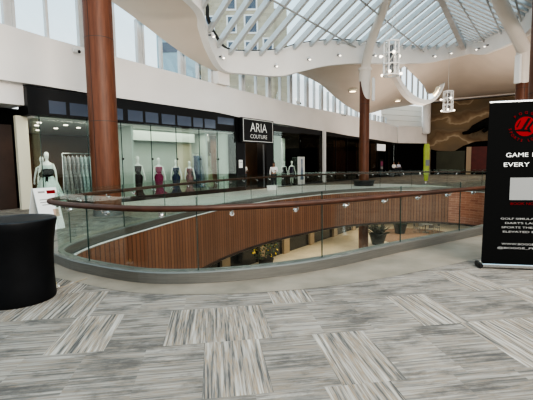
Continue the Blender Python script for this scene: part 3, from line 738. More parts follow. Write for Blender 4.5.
# shop sign
sg = thing('shop_sign', 'black framed sign reading ARIA COUTURE above the boutique entrance', 'sign', W(-.98, 5.8, 3.0), WROT)
MB().box((0, .05, .76), (3.3, .25, 1.5)).build('panel', M['black'], sg)
mb = MB()
for c, d_ in (((0, -.09, 1.44), (3.1, .02, .05)), ((0, -.09, .08), (3.1, .02, .05)), ((-1.53, -.09, .76), (.05, .02, 1.4)), ((1.53, -.09, .76), (.05, .02, 1.4))): mb.box(c, d_)
mb.build('border', M['pale_grey'], sg)
text_mesh('ARIA', .82, M['white_ink'], 'lettering', sg, (0, -.1, .68), (PI/2, 0, 0), 1.75, .0)
text_mesh('COUTURE', .36, M['white_ink'], 'lettering', sg, (0, -.1, .27), (PI/2, 0, 0), 1.75, .0)

# roll-up banner
bx, by = 3.24, 5.72; brz = -math.atan2(.25, .62)*.55
bn = thing('rollup_banner', 'tall black roll-up banner with red round logo and white lettering', 'banner', (bx, by, 0), brz)
BW, BH = 1.26, 2.44
mb = MB(); mb.add([(.0, 0, .07), (BW, 0, .07), (BW, 0, BH), (.035, 0, BH), (0, .006, .07), (BW, .006, .07), (BW, .006, BH), (.035, .006, BH)], [(0, 1, 2, 3), (7, 6, 5, 4), (0, 4, 5, 1), (1, 5, 6, 2), (2, 6, 7, 3), (3, 7, 4, 0)]); mb.build('fabric', M['black_matte'], bn)
mb = MB(); mb.box((BW/2+.0, .02, .045), (BW+.02, .2, .06), 0, .012); mb.build('base_case', M['chrome'], bn)
mb = MB(); mb.box((-.03, .02, .04), (.05, .22, .08), 0, .012); mb.build('end_cap', M['black'], bn)
mb = MB(); mb.box((.035+(BW-.035)/2, .003, BH+.012), (BW-.03, .03, .03), 0, .005); mb.build('top_bar', M['chrome'], bn)
MB().tube([(BW/2, .06, .06), (BW/2, .03, BH)], .012, 8).build('pole', M['chrome'], bn)
FY = -.004; tx = .55
mb = MB(); n = 40; zc = 2.09; RL = .14
mb.add([(tx-.035, FY-.001, zc)]+[(tx-.035+RL*math.cos(2*PI*k/n), FY-.001, zc+RL*math.sin(2*PI*k/n)) for k in range(n)], [(0, 1+k, 1+(k+1) % n) for k in range(n)]); mb.build('logo_disc', M['red'], bn)
mb = MB()   # black club-shaped strokes over the red disc
def poly(pts): mb.add([(tx-.035+a*.85, FY-.004, zc+b*.85) for a, b in pts], [tuple(range(len(pts)))])
poly([(.035, .14), (.075, .13), (-.02, -.05), (-.06, -.04)])
poly([(-.02, -.05), (-.06, -.04), (-.15, -.055), (-.15, -.075), (-.02, -.085), (.05, -.085), (.05, -.06)])
poly([(.11, .10), (.135, .08), (.06, -.03), (.09, -.10), (.05, -.10), (.02, -.03)])
poly([(-.085, .10), (-.07, .11), (-.125, -.02), (-.14, -.0)])
mb.build('logo_mark', M['black_matte'], bn)
def arc_text(s, R, a0, a1, size, flip, m):
    for k, ch in enumerate(s):
        if ch == ' ': continue
        a = lerp(a0, a1, k/(len(s)-1)); r = R
        rot = (a-PI/2) if not flip else (a+PI/2)
        text_mesh(ch, size, m, 'lettering', bn, (tx-.035+r*math.cos(a), FY-.003, zc+r*math.sin(a)), (PI/2, -rot, 0), None, .002)
arc_text('BOGGE', .178, math.radians(135), math.radians(45), .052, False, M['pinkred'])
arc_text('SPORTS LOUNGE', .22, math.radians(190), math.radians(350), .05, True, M['pinkred'])
text_mesh('GAME', .088, M['white_ink'], 'lettering', bn, (tx-.128, FY, 1.655), (PI/2, 0, 0), .29, .0)
text_mesh('DAY', .088, M['white_ink'], 'lettering', bn, (tx+.17, FY, 1.655), (PI/2, 0, 0), .205, .0)
text_mesh('EVERY', .088, M['white_ink'], 'lettering', bn, (tx-.1325, FY, 1.515), (PI/2, 0, 0), .335, .0)
text_mesh('DAY', .088, M['white_ink'], 'lettering', bn, (tx+.1975, FY, 1.515), (PI/2, 0, 0), .205, .0)
MB().box((tx, FY, 1.19), (.41, .004, .33)).build('blank_square', M['code_grey'], bn)
text_mesh('BOOK NOW', .05, M['pinkred'], 'lettering', bn, (tx, FY, .955), (PI/2, 0, 0), .38, .001)
for s, z, w in (('GOLF SIMULATORS', .735, .62), ('DARTS LANES', .67, .50), ('SPORTS THEATER', .605, .59), ('ELEVATED EATS', .54, .55), ('WWW.BOGGE.NET', .355, .57), ('@BOGGE_PICKLE', .295, .68)):
    text_mesh(s, .040, M['grey_ink'], 'lettering', bn, (tx, FY, z), (PI/2, 0, 0), w, .0004)

# ================================================================== NEAR OBJECTS
ct = thing('cocktail_stand', 'black flared round stand with fitted black cover at the left edge', 'stand', (-3.06, 4.62, 0))
mb = MB(); prof = [(.004, 0, 0, .40, .40), (.03, 0, 0, .405, .405), (.25, 0, 0, .395, .395), (.5, 0, 0, .395, .395), (.7, 0, 0, .41, .41), (.88, 0, 0, .44, .44), (.97, 0, 0, .46, .46), (.985, 0, 0, .455, .455)]
mb.loft(prof, 48, cap=True); mb.build('cover', M['black_cover'], ct, smooth=True)
mb = MB(); n = 48; vs = []; fs = []
radii = (.455, .445, .40, .3, .15, .02)
for j, r in enumerate(radii):
    for k in range(n):
        a = 2*PI*k/n; dz = (0.985, .998, .985, .972, .968, .966)[j] + .006*math.sin(5*a+j)*(j > 1) ; vs.append((r*math.cos(a), r*math.sin(a), dz))
for j in range(len(radii)-1):
    for k in range(n): fs.append((j*n+k, j*n+(k+1) % n, (j+1)*n+(k+1) % n, (j+1)*n+k))
fs.append(tuple((len(radii)-1)*n+k for k in range(n)))
mb.add(vs, fs); mb.build('top', M['cover_top'], ct, smooth='all')

fo_ = thing('floor_outlet', 'small brass floor outlet beside the black round stand', 'outlet', (-2.86, 5.05, 0))
mb = MB(); mb.loft([(.004, 0, 0, .06, .06), (.018, 0, 0, .055, .055)], 16); mb.build('plate', M['pale_grey'], fo_, smooth=True)
mb = MB(); mb.box((.0, 0, .045), (.035, .03, .055), .3, .006); mb.build('plug', M['yellow'], fo_)
cd = MB().tube(catmull([(-2.83, 5.05, .03), (-2.78, 5.0, .012), (-2.70, 5.08, .012), (-2.66, 5.25, .012), (-2.60, 5.42, .012)], 6), .004, 6).build('power_cord', M['low_pillar'], None, smooth=True)
tag(cd, 'thin yellow cord running from the floor outlet to the glass guardrail', 'cord')

af = thing('a_frame_sign', 'white A-frame floor sign with red mark beside the bridal window', 'sign', (-5.78, 10.0, 0), 1.12)
def afpanel(sg_):
    mb = MB(); a = Vector((0, sg_*.30, .0)); b = Vector((0, sg_*.02, 1.08)); d_ = (b-a); c = (a+b)/2
    R = Matrix.Rotation(math.atan2(d_.y, d_.z)*-1, 3, 'X'); mb.box(c, (.62, .025, d_.length), R); return mb, R, c
mb, R, c0 = afpanel(-1); mb.build('front_panel', M['white'], af)
mbf, Rb, cb = afpanel(1); mbf.build('back_panel', M['pale_grey'], af)
def on(p): return c0 + R @ Vector(p)
mb = MB(); mb.box(on((.14, -.016, .44)), (.24, .004, .09), R); mb.build('red_mark', M['red'], af)
mb = MB(); mb.box(on((-.12, -.016, .45)), (.18, .004, .045), R)
for k in range(3): mb.box(on((0, -.016, .25-.07*k)), (.42-.08*(k == 2), .004, .022), R)
mb.build('print', M['grey_ink'], af)
mb = MB(); mb.box(on((.16, -.016, -.12)), (.16, .004, .2), R); mb.build('picture', mat('print_tan', (.5, .33, .25), .6), af)

# ================================================================== MANNEQUINS AND GOWNS
def mannequin(loc, rz, label, dress_m, skirt='slim', sash=None, group=None, sc=1.0, train=0, strap=False):
    t = thing('mannequin', label, 'mannequin', loc, rz, group); t.scale = (sc, sc, sc)
    mb = MB()
    mb.loft([(.9, 0, 0, .16, .11), (1.05, 0, 0, .125, .09), (1.2, 0, .005, .13, .095), (1.34, 0, .0, .17, .10), (1.42, 0, 0, .165, .075), (1.47, 0, 0, .07, .055), (1.52, 0, 0, .048, .05), (1.57, 0, -.005, .05, .055), (1.63, 0, -.015, .07, .085), (1.71, 0, -.01, .078, .095), (1.78, 0, 0, .06, .075), (1.81, 0, 0, .02, .03)], 18)
    for s in (-1, 1):
        mb.tube([(s*.165, 0, 1.40), (s*.22, .01, 1.22), (s*.25, -.01, 1.08), (s*.27, -.06, .94), (s*.275, -.08, .84), (s*.275, -.09, .77)], [.045, .042, .034, .03, .024, .014], 8)
        for f in range(4): mb.tube([(s*(.275+.012*(f-1.5)), -.085, .82), (s*(.275+.016*(f-1.5)), -.10, .735+.012*abs(f-1.3))], [.009, .006], 5)
        mb.tube([(s*.262, -.09, .83), (s*.237, -.115, .78)], [.01, .007], 5)
    mb.build('figure', M['mannequin'], t, smooth=True)
    if skirt == 'ball': prof = [(.03, 0, 0, .5, .48), (.25, 0, 0, .44, .42), (.55, 0, 0, .36, .33), (.8, 0, 0, .28, .24), (.98, 0, 0, .165, .13), (1.06, 0, 0, .135, .10), (1.2, 0, 0, .142, .108), (1.33, 0, 0, .178, .115), (1.36, 0, 0, .172, .11)]; fo2, nf = -.09, 11
    elif skirt == 'short': prof = [(.55, 0, 0, .2, .17), (.8, 0, 0, .2, .15), (.95, 0, 0, .185, .13), (1.06, 0, 0, .135, .10), (1.2, 0, 0, .142, .108), (1.33, 0, 0, .178, .115), (1.37, 0, 0, .172, .11)]; fo2, nf = -.06, 8
    else: prof = [(.03, train, .03, .30+abs(train)*.5, .26), (.2, train*.5, .02, .2, .18), (.45, 0, 0, .145, .13), (.75, 0, 0, .19, .145), (.90, 0, 0, .205, .14), (1.07, 0, 0, .118, .095), (1.18, 0, 0, .135, .105), (1.29, 0, 0, .172, .118), (1.36, 0, 0, .172, .105), (1.385, 0, 0, .16, .09)]; fo2, nf = -.09, 9
    mb = MB(); mb.loft(prof, 40, fold=fo2, nf=nf)
    g = mb.build('gown', dress_m, t, smooth=True)
    if strap:
        for s in (-1, 1): MB().tube([(s*.12, -.09, 1.36), (s*.12, -.05, 1.43), (s*.11, .05, 1.41), (s*.12, .09, 1.34)], .014, 6).build('strap', dress_m, g, smooth=True)
    if sash:
        mb = MB(); mb.loft([(1.0, 0, 0, .165, .13), (1.1, 0, 0, .15, .115)], 24, cap=False)
        mb.ball((.0, -.16, 1.1), (.18, .05, .15)); mb.ball((.12, -.15, 1.14), (.12, .04, .1)); mb.ball((-.12, -.15, 1.05), (.12, .04, .1))
        mb.add([(-.03, -.19, 1.0), (.05, -.19, 1.0), (.02, -.36, .3), (-.08, -.36, .3)], [(0, 1, 2, 3)]); mb.build('sash_bow', sash, g)
    if skirt != 'ball':
        mb = MB()
        if skirt == 'short':
            for s in (-1, 1): mb.tube([(s*.08, 0, .6), (s*.085, .01, .4), (s*.08, .02, .12), (s*.085, -.05, .04)], [.07, .055, .035, .03], 8)
            mb.build('legs', M['mannequin'], t, smooth=True)
    mb = MB(); mb.loft([(.004, 0, 0, .2, .2), (.02, 0, 0, .2, .2)], 20); mb.build('stand_base', M['chrome'], t, smooth=True)
    return t
def dm(n, c, c2=None): return mat(n, c, .7, col2=c2 or tuple(x*.6 for x in c), nscale=9)
FACE = math.radians(20)
mannequin(W(-2.5, -6.62, .02), FACE, 'mannequin in pale mint ball gown with black bow sash', dm('mint_tulle', (.62, .72, .70), (.48, .60, .58)), 'ball', M['black_matte'], 'mannequins in the shop windows', 1.24)
mannequin(W(-3.6, -6.35, .02), FACE, 'mannequin in black and white dotted dress behind the ball gown', dm('dotted_black', (.45, .45, .45), (.02, .02, .02)), 'slim', None, 'mannequins in the shop windows', 1.15)
gm = 'mannequins in the shop windows'
zs = .06
mannequin(W(-1.95, -2.62, zs), FACE+.3, 'mannequin in strapless black gown, first after the thick column', dm('black_velvet', (.02, .008, .012)), 'slim', None, gm, 1.13)
mannequin(W(-1.95, -1.36, zs), FACE+.1, 'mannequin in magenta gown with small train', dm('magenta_satin', (.30, .01, .09), (.17, .006, .05)), 'slim', None, gm, 1.09, .12)
mannequin(W(-1.95, -.22, zs), FACE, 'mannequin in navy blue gown with shoulder straps', dm('navy_satin', (.012, .022, .085)), 'slim', None, gm, 1.04, 0, True)
mannequin(W(-1.95, .75, zs), FACE, 'mannequin in dusty rose patterned gown with straps', dm('rose_pattern', (.38, .17, .17), (.10, .07, .10)), 'slim', None, gm, 1.0, 0, True)
mannequin(W(-1.6, 9.68, .04), FACE, 'mannequin in strapless black cocktail gown right of the entrance', dm('black_crepe', (.008, .008, .01)), 'slim', None, gm, .98)
mannequin(W(-1.6, 10.0+.75, .04), FACE, 'mannequin in deep purple skirt with white top beside the poster stand', dm('plum_satin', (.03, .012, .05)), 'short', None, gm, 1.0)

def rack(v0, v1, u, z, label):
    t = thing('clothes_rack', label, 'rack', W(u, (v0+v1)/2, .02), WROT); L2 = (v1-v0)/2
    MB().tube([(-L2, 0, z), (L2, 0, z)], .02, 8).build('rail', M['chrome'], t, smooth=True)
    for s in (-1, 1):
        MB().tube([(s*L2, 0, .04), (s*L2, 0, z)], .02, 8).build('upright', M['chrome'], t, smooth=True)
        MB().box((s*L2, 0, .02), (.05, .5, .04), 0).build('foot', M['chrome'], t)
rack(-5.85, -4.35, -2.75, 2.2, 'chrome clothes rack of grey tulle gowns behind the thick column')
rack(1.55, 3.0, -2.5, 2.3, 'chrome clothes rack of blue and beige gowns beside the round pale column')
def gown(u, v, ztop, m, label, w, L, group):
    t = thing('hanging_gown', label, 'gown', W(u, v, ztop), WROT+PI/2*0, group)
    z = lambda q: -q*L
    mb = MB(); mb.loft([(z(1), 0, 0, w*1.0, .32), (z(.75), 0, 0, w*.85, .28), (z(.45), 0, 0, w*.55, .2), (z(.33), 0, 0, w*.42, .12), (z(.2), 0, 0, w*.6, .15), (z(.08), 0, 0, w*.66, .12), (z(.055), 0, 0, w*.4, .05)], 30, fold=-.16, nf=7, ph=v*9)
    mb.build('dress', m, t, smooth=True)
    MB().tube([(-w*.5, 0, z(.07)), (0, 0, -.05), (w*.5, 0, z(.07))], .012, 6).build('hanger', M['chrome'], t)
tul = [dm('grey_tulle_%d' % k, c) for k, c in enumerate(((.34, .33, .33), (.42, .40, .40), (.30, .29, .30), (.36, .35, .36), (.36, .44, .45), (.42, .52, .52), (.30, .40, .42), (.5, .58, .57)))]
gl = ['smoky grey', 'pale grey', 'dark grey', 'mid grey', 'grey-blue', 'pale aqua', 'slate blue', 'mint white']
for k in range(8): gown(-2.75, -5.76+.187*k, 2.2, tul[k], '%s tulle gown, %s from the left on the rack behind the thick column' % (gl[k], names[k]), .085, 2.0, 'gowns on the rack behind the thick column')
for k, (c, l) in enumerate((((.04, .06, .12), 'dark blue'), ((.10, .16, .26), 'steel blue'), ((.25, .29, .33), 'silver grey'), ((.35, .36, .22), 'olive'), ((.50, .48, .34), 'beige'), ((.42, .42, .28), 'sage'))):
    gown(-2.5, 1.68+.23*k, 2.3, dm('rack_gown_%d' % k, c), '%s gown hanging on the rack beside the round pale column' % l, .10, 2.0, 'gowns on the rack beside the pale column')
# notice sheet on the black pier, poster stand, white box
nt_ = thing('paper_notice', 'white paper notice on the black pier left of the entrance', 'notice', W(UW+.01, 4.3, 1.4), WROT)
MB().box((0, 0, .26), (.36, .012, .5)).build('sheet', M['white_ink'], nt_); MB().box((0, -.008, .36), (.26, .004, .03)).build('print', M['grey_ink'], nt_)
ps = thing('poster_stand', 'pale poster stand picturing a blue gown right of the two mannequins', 'poster', W(-1.0, 11.15, .0), WROT)
MB().box((0, 0, 1.1), (.95, .06, 2.1)).build('panel', M['pale_grey'], ps); MB().box((0, 0, .025), (1.0, .4, .05)).build('base', M['grey_metal'], ps)
mb = MB(); mb.add([(.02, -.04, 2.0), (.14, -.04, 1.95), (.1, -.04, 1.5), (.3, -.04, .4), (-.2, -.04, .4), (-.02, -.04, 1.5), (-.06, -.04, 1.95)], [(0, 1, 2, 3, 4, 5, 6)]); mb.build('printed_gown', dm('poster_blue', (.15, .2, .3)), ps)
wbx = thing('white_box', 'small white box on the floor before the boutique entrance', 'box', W(.4, 5.4, 0), WROT)
MB().box((0, 0, .14), (.75, .3, .28), 0, .02).build('body', M['white'], wbx); MB().box((0, 0, .295), (.78, .33, .03), 0, .01).build('lid', M['pale_grey'], wbx)

# ================================================================== PEOPLE
def skin_mesh(joints, edges, root=0, levels=1):
    me = bpy.data.meshes.new('tmp'); me.from_pydata([j[0] for j in joints], edges, []); o = bpy.data.objects.new('tmp', me); C.objects.link(o)
    o.modifiers.new('s', 'SKIN'); sv = me.skin_vertices[0].data
    for i, j in enumerate(joints):
        r = j[1]; sv[i].radius = r if isinstance(r, tuple) else (r, r); sv[i].use_root = (i == root)
    sb = o.modifiers.new('d', 'SUBSURF'); sb.levels = levels; sb.render_levels = levels
    bpy.context.view_layer.update()
    m2 = bpy.data.meshes.new_from_object(o.evaluated_get(bpy.context.evaluated_depsgraph_get()))
    bpy.data.objects.remove(o); return m2
def link_mesh(me, name, m, parent):
    me.materials.clear(); me.materials.append(m)
    for p in me.polygons: p.use_smooth = True
    o = bpy.data.objects.new(name, me); C.objects.link(o); o.parent = parent; return o
def person(loc, rz, label, skin, top_m, leg_m, pose='stand', hair='short', group=None):
    t = thing('person', label, 'person', loc, rz, group)
    hz = .93 if pose == 'stand' else .50
    def P(x, y, z): return (x, y, z)
    J = [(P(0, 0, hz), .13), (P(0, 0, hz+.22), .12), (P(0, 0, hz+.42), (.16, .11)), (P(0, 0, hz+.53), .06), (P(0, -.01, hz+.60), .052), (P(0, -.015, hz+.68), (.072, .088)), (P(0, -.01, hz+.77), (.068, .085))]
    E_ = [(0, 1), (1, 2), (2, 3), (3, 4), (4, 5), (5, 6)]
    arms = []
    for s in (-1, 1):
        b = len(J)
        if pose == 'stand' and s == 1: hand = [(s*.24, -.02, hz+.20), (s*.16, -.22, hz+.24), (s*.10, -.28, hz+.27)]
        elif pose == 'stand': hand = [(s*.24, .02, hz+.18), (s*.25, -.04, hz-.06), (s*.25, -.06, hz-.13)]
        else: hand = [(s*.25, -.03, hz+.20), (s*.18, -.26, hz+.16), (s*.14, -.33, hz+.15)]
        J += [(P(s*.19, 0, hz+.45), .065), (hand[0], .045), (hand[1], .033), (hand[2], .03)]
        E_ += [(2, b), (b, b+1), (b+1, b+2), (b+2, b+3)]; arms.append((s, hand[1], hand[2]))
    for s in (-1, 1):
        b = len(J)
        if pose == 'stand': L_ = [(s*.09, 0, hz-.05), (s*.10, -.01, .50), (s*.10, .02, .10), (s*.105, -.12, .045)]
        else: L_ = [(s*.09, -.02, hz-.02), (s*.12, -.42, hz+.02), (s*.12, -.40, .10), (s*.12, -.52, .045)]
        J += [(L_[0], .095), (L_[1], .065), (L_[2], .043), (L_[3], .04)]; E_ += [(0, b), (b, b+1), (b+1, b+2), (b+2, b+3)]
    me = skin_mesh(J, E_)
    bm = bmesh.new(); bm.from_mesh(me)
    mb = MB()
    for s, w, h in arms:
        w, h = Vector(w), Vector(h); d_ = (h-w).normalized(); sd = d_.cross(Vector((0, 0, 1))); sd = sd.normalized() if sd.length > .1 else Vector((0, 1, 0))
        for f in range(4):
            o_ = sd*(.018*(f-1.5)); a = h+d_*.02+o_; ln = (.07, .082, .076, .06)[f]; mb.tube([h+o_*.8, a+d_*ln*.5, a+d_*ln+Vector((0, 0, -.015))], [.0095, .0085, .006], 6)
        mb.tube([h+sd*.03*s*-1-d_*.01, h+sd*.055*s*-1+d_*.03], [.011, .007], 6)
    z_e = hz+.715
    mb.tube([(0, -.095, z_e+.005), (0, -.118, z_e-.03)], [.010, .015], 6)
    for s in (-1, 1): mb.ball((s*.078, .0, z_e-.01), (.012, .022, .032), 6, 5)
    o2 = mb.build('tmp2', skin, None); bm2 = o2.data; bm.from_mesh(bm2); bpy.data.objects.remove(o2)
    bm.to_mesh(me); bm.free(); link_mesh(me, 'body', skin, t)
    # clothes
    TJ = [(P(0, 0, hz-.02), (.165, .135)), (P(0, 0, hz+.22), (.155, .13)), (P(0, 0, hz+.42), (.185, .13)), (P(0, 0, hz+.505), .075)]
    TE = [(0, 1), (1, 2), (2, 3)]
    for i, s in enumerate((-1, 1)):
        b = len(TJ); k = 7+4*i
        TJ += [(J[k][0], .082), (J[k+1][0], .062), (tuple(Vector(J[k+1][0]).lerp(Vector(J[k+2][0]), .9)), .048)]; TE += [(2, b), (b, b+1), (b+1, b+2)]
    link_mesh(skin_mesh(TJ, TE), 'shirt', top_m, t)
    LJ = [(P(0, 0, hz+.03), (.150, .125))]; LE = []
    for i in (0, 1):
        k = 15+4*i; b = len(LJ); LJ += [(J[k][0], .115), (J[k+1][0], .085), (J[k+2][0], .066)]; LE += [(0, b), (b, b+1), (b+1, b+2)]
    link_mesh(skin_mesh(LJ, LE), 'trousers', leg_m, t)
    for s in (-1, 1):
        k = 15+4*(0 if s < 0 else 1); a, b_ = Vector(J[k+2][0]), Vector(J[k+3][0])
        mb = MB(); mb.box(Vector((a.x, (a.y+b_.y)/2-.02, .045)), (.095, .27, .08), 0, .025); mb.build('shoe', M['black'], t)
        MB().ball((s*.03, -.094, z_e+.015), (.011, .008, .008), 6, 4).build('eye', M['black'], t)
    MB().box((0, -.098, z_e-.065), (.045, .012, .01)).build('mouth', mat('lips', (.3, .1, .09), .5), t)
    mb = MB(); mb.ball((0, .018, z_e+.045), (.086, .098, .085), 14, 9)
    if hair == 'long': mb.loft([(z_e-.22, 0, .06, .075, .045), (z_e-.1, 0, .055, .085, .06), (z_e+.05, 0, .04, .085, .075)], 14)
    mb.build('hair', M['hair'], t, smooth=True)
    return t
wt = mat('white_cotton', (.78, .77, .76), .8, noise_amt=.1, nscale=6); dk = mat('dark_denim', (.02, .022, .03), .8)
lb = mat('pale_blue_cotton', (.5, .52, .62), .8)
person(W(-.6, 7.0, .0), FACE-.5, 'person in white shirt standing with bent arm at the boutique entrance', M['skin2'], wt, dk, 'stand', 'long', 'people across the opening')
person(W(-3.4, 7.25, .02), FACE+.3, 'person in white shirt and dark trousers inside the boutique doorway', M['skin'], wt, dk, 'stand', 'short', 'people across the opening')
pb = W(-.1, 29.6); pb2 = W(-.1, 31.2)
person((pb.x, pb.y, 0.37), FACE, 'person in white shirt seated on high bench beneath the white shop sign', M['skin2'], wt, dk, 'sit', 'short', 'people across the opening')
person((pb2.x, pb2.y, .37), FACE, 'person in pale blue shirt seated on high bench, farther one', M['skin2'], lb, dk, 'sit', 'short', 'people across the opening')
bc = thing('bench', 'long dark high bench carrying the two seated people', 'bench', (pb+pb2)/2 + Vector((.05, .12, 0)), WROT)
MB().box((0, 0, .66), (3.4, .5, .1), 0, .02).build('seat', M['grey_metal'], bc)
for s in (-1, 1): MB().box((s*1.4, 0, .305), (.12, .42, .61)).build('leg', M['grey_metal'], bc)
MB().box((0, -.32, .29), (3.0, .2, .05)).build('footrest', M['grey_metal'], bc)
# small white shop sign and menu under it
ss = thing('hanging_sign', 'blank white rectangular shop sign high on the far dark shopfront', 'sign', W(UW-.0, 28.4, 3.0), WROT)
MB().box((0, -.06, .3), (2.5, .08, .72)).build('panel', mat('lit_white', (.8, .8, .78), .5, emit=(.8, .8, .78), es=.35), ss); MB().box((0, -.01, .3), (2.6, .06, .8)).build('frame', M['grey_metal'], ss)
ms = thing('menu_display', 'small dark menu display with pink image below the white shop sign', 'display', W(UW+.05, 28.5, .02), WROT)
MB().box((0, 0, 1.0), (1.0, .1, 1.96)).build('panel', M['black'], ms); MB().box((0, -.06, 1.5), (.7, .02, .5)).build('image', mat('pink_image', (.25, .06, .12), .5), ms); MB().box((0, -.06, 1.02), (.7, .02, .3)).build('text_block', M['grey_ink'], ms)
# neon-like streak in the dark shop
nst = thing('light_strip', 'dim violet light strip inside the dark shop left of the white post', 'light', W(-3.2, 13.3, 2.1), WROT)
MB().tube(catmull([(-1.0, 0, 0), (-.3, 0, .1), (.5, 0, -.05), (1.1, 0, -.2)], 6), .04, 6).build('tube', mat('violet', (.1, .08, .2), .5, emit=(.3, .25, .6), es=.5), nst); MB().box((0, .06, 0), (2.2, .05, .04)).build('bracket', M['black'], nst)
# lime flag banner on the far side
lf = thing('lime_banner', 'narrow lime green upright banner standing beyond the far glass rail', 'banner', (11.45, 27.6, 0), .1)
mb = MB(); mb.loft([(.25, 0, 0, .13, .08), (.7, 0, 0, .2, .1), (1.2, 0, 0, .22, .11), (2.6, 0, 0, .23, .11), (2.85, 0, 0, .2, .1), (2.9, 0, 0, .12, .06)], 20); mb.build('fabric', M['lime'], lf, smooth=True)
mb = MB(); mb.box((.03, -.118, 1.55), (.28, .012, .42)); mb.build('dark_patch', M['grey_metal'], lf)
MB().tube([(0, 0, .02), (0, 0, .3)], .03, 8).build('pole', M['chrome'], lf)
mb = MB(); mb.loft([(.005, 0, 0, .25, .25), (.03, 0, 0, .24, .24)], 20); mb.build('base', M['grey_metal'], lf, smooth=True)
# crouching black figure on the mural
an = thing('animal_figure', 'black crouching animal figure mounted on the tan rock mural', 'sculpture', FP(5.9, 1.35, 5.15), frz)
me = skin_mesh([((0, 0, .75), (.75, .55)), ((.9, 0, .95), (.7, .55)), ((1.5, 0, 1.35), (.4, .4)), ((1.75, -.1, 1.55), .34), ((-.5, 0, .25), .4), ((-1.0, -.1, -.1), .25), ((-1.7, -.1, -.15), .2), ((.9, -.2, .2), .3), ((.5, -.3, -.15), .2), ((1.5, .1, .4), .25), ((1.7, 0, -.1), .2)], [(0, 1), (1, 2), (2, 3), (0, 4), (4, 5), (5, 6), (1, 7), (7, 8), (2, 9), (9, 10)])
link_mesh(me, 'body', M['black_matte'], an)
for s in (-1, 1): MB().ball((1.75, -.1+.25*s, 1.9), .1).build('ear', M['black_matte'], an)
# low round bench at the foot of the slim column (far walkway) and stools further right
lbch = thing('round_bench', 'low dark round bench around the foot of the slim column', 'bench', (6.9, 27.2, 0))
n = 32; vs = []
for r, z in ((.42, .02), (.42, .4), (.8, .4), (.8, .34), (.7, .32), (.66, .02)):
    for k in range(n): vs.append((r*math.cos(2*PI*k/n), r*math.sin(2*PI*k/n), z))
MB().add(vs, [(j*n+k, j*n+(k+1) % n, ((j+1) % 6)*n+(k+1) % n, ((j+1) % 6)*n+k) for j in range(6) for k in range(n)]).build('seat', M['pot'], lbch, smooth=True)

# ================================================================== LOWER LEVEL FURNITURE
def plant(loc, r, h, label, leaf):
    t = thing('potted_plant', label, 'plant', loc)
    mb = MB(); mb.loft([(.004, 0, 0, r*.68, r*.68), (h*.9, 0, 0, r, r), (h, 0, 0, r*1.04, r*1.04), (h*.99, 0, 0, r*.9, r*.9), (h*.85, 0, 0, r*.88, r*.88)], 24); mb.build('pot', M['pot'], t, smooth=True)
    mb = MB(); rnd = random.Random(int(loc[0]*100))
    for k in range(70):
        a = rnd.random()*2*PI; el = rnd.uniform(.2, 1.4); L_ = rnd.uniform(.5, 1.35)*h*1.15; w = .09
        d_ = Vector((math.cos(a)*math.cos(el), math.sin(a)*math.cos(el), math.sin(el))); sd = Vector((-math.sin(a), math.cos(a), 0))
        b = Vector((math.cos(a)*r*.3, math.sin(a)*r*.3, h*.9)); m_2 = b+d_*L_*.6; e = b+d_*L_+Vector((0, 0, -.12*L_))
        mb.add([b, m_2+sd*w, e, m_2-sd*w], [(0, 1, 2, 3)])
    mb.build('foliage', leaf, t)
plant((8.75, 30.0, -4.8), .66, .85, 'dark round planter on the lower floor beside the timber column', M['leaf2'])
plant((12.1, 34.6, -4.8), .6, .85, 'dark round planter with tall green plant farther along the lower floor', M['leaf'])
fs_ = thing('flowering_shrub', 'green and yellow flowering shrub against the dark lower shop wall', 'plant', W(.35, 4.7, -4.8), WROT)
mb = MB(); mb.loft([(.004, 0, 0, .4, .4), (.6, 0, 0, .5, .5)], 20); mb.build('pot', M['pot'], fs_, smooth=True)
mb = MB(); mf = MB(); rnd = random.Random(5)
for k in range(260):
    a = rnd.random()*2*PI; rr = rnd.random()**.5; c = Vector((rr*1.25*math.cos(a), .5*rr*math.sin(a), 1.35+rnd.uniform(-.6, .6))); n1 = Vector((rnd.uniform(-1, 1), rnd.uniform(-1, 1), rnd.uniform(-1, 1))).normalized(); n2 = n1.cross(Vector((0, 0, 1))).normalized()
    (mf if k % 7 == 0 else mb).add([c, c+n1*.1+n2*.06, c+n1*.2, c+n1*.1-n2*.06], [(0, 1, 2, 3)])
MB().tube([(0, 0, .5), (0, 0, 1.4)], .05, 8).build('stem', M['low_pillar'], fs_)
mb.build('foliage', M['leaf'], fs_); mf.build('flowers', M['yellow'], fs_)
# cafe table and chairs
tb = thing('cafe_table', 'round grey cafe table on the brown carpet of the lower floor', 'table', (14.5, 34.8, -4.795))
mb = MB(); mb.loft([(.72, 0, 0, .55, .55), (.75, 0, 0, .55, .55)], 28); mb.build('table_top', M['grey_metal'], tb, smooth=True)
MB().tube([(0, 0, .03), (0, 0, .72)], .04, 10).build('pedestal', M['grey_metal'], tb, smooth=True)
mb = MB(); mb.loft([(.004, 0, 0, .32, .32), (.035, 0, 0, .28, .28)], 20); mb.build('base', M['grey_metal'], tb, smooth=True)
def chair(label, loc, rz):
    t = thing('cafe_chair', label, 'chair', loc, rz, 'grey chairs around the lower cafe table')
    MB().box((0, 0, .45), (.44, .44, .04), 0, .012).build('seat', M['grey_metal'], t)
    mb = MB(); mb.box((0, .21, .74), (.44, .035, .32), Matrix.Rotation(-.12, 3, 'X'), .012); mb.build('backrest', M['grey_metal'], t)
    for sx in (-1, 1):
        for sy in (-1, 1): MB().tube([(sx*.19, sy*.19, .44), (sx*.21, sy*.22, .004)], .018, 6).build('leg', M['grey_metal'], t)
        MB().tube([(sx*.19, .2, .46), (sx*.19, .22, .86)], .016, 6).build('post', M['grey_metal'], t)
    return t
ch0 = chair('grey cafe chair left of the round lower table', (13.6, 34.6, -4.795), PI/2)
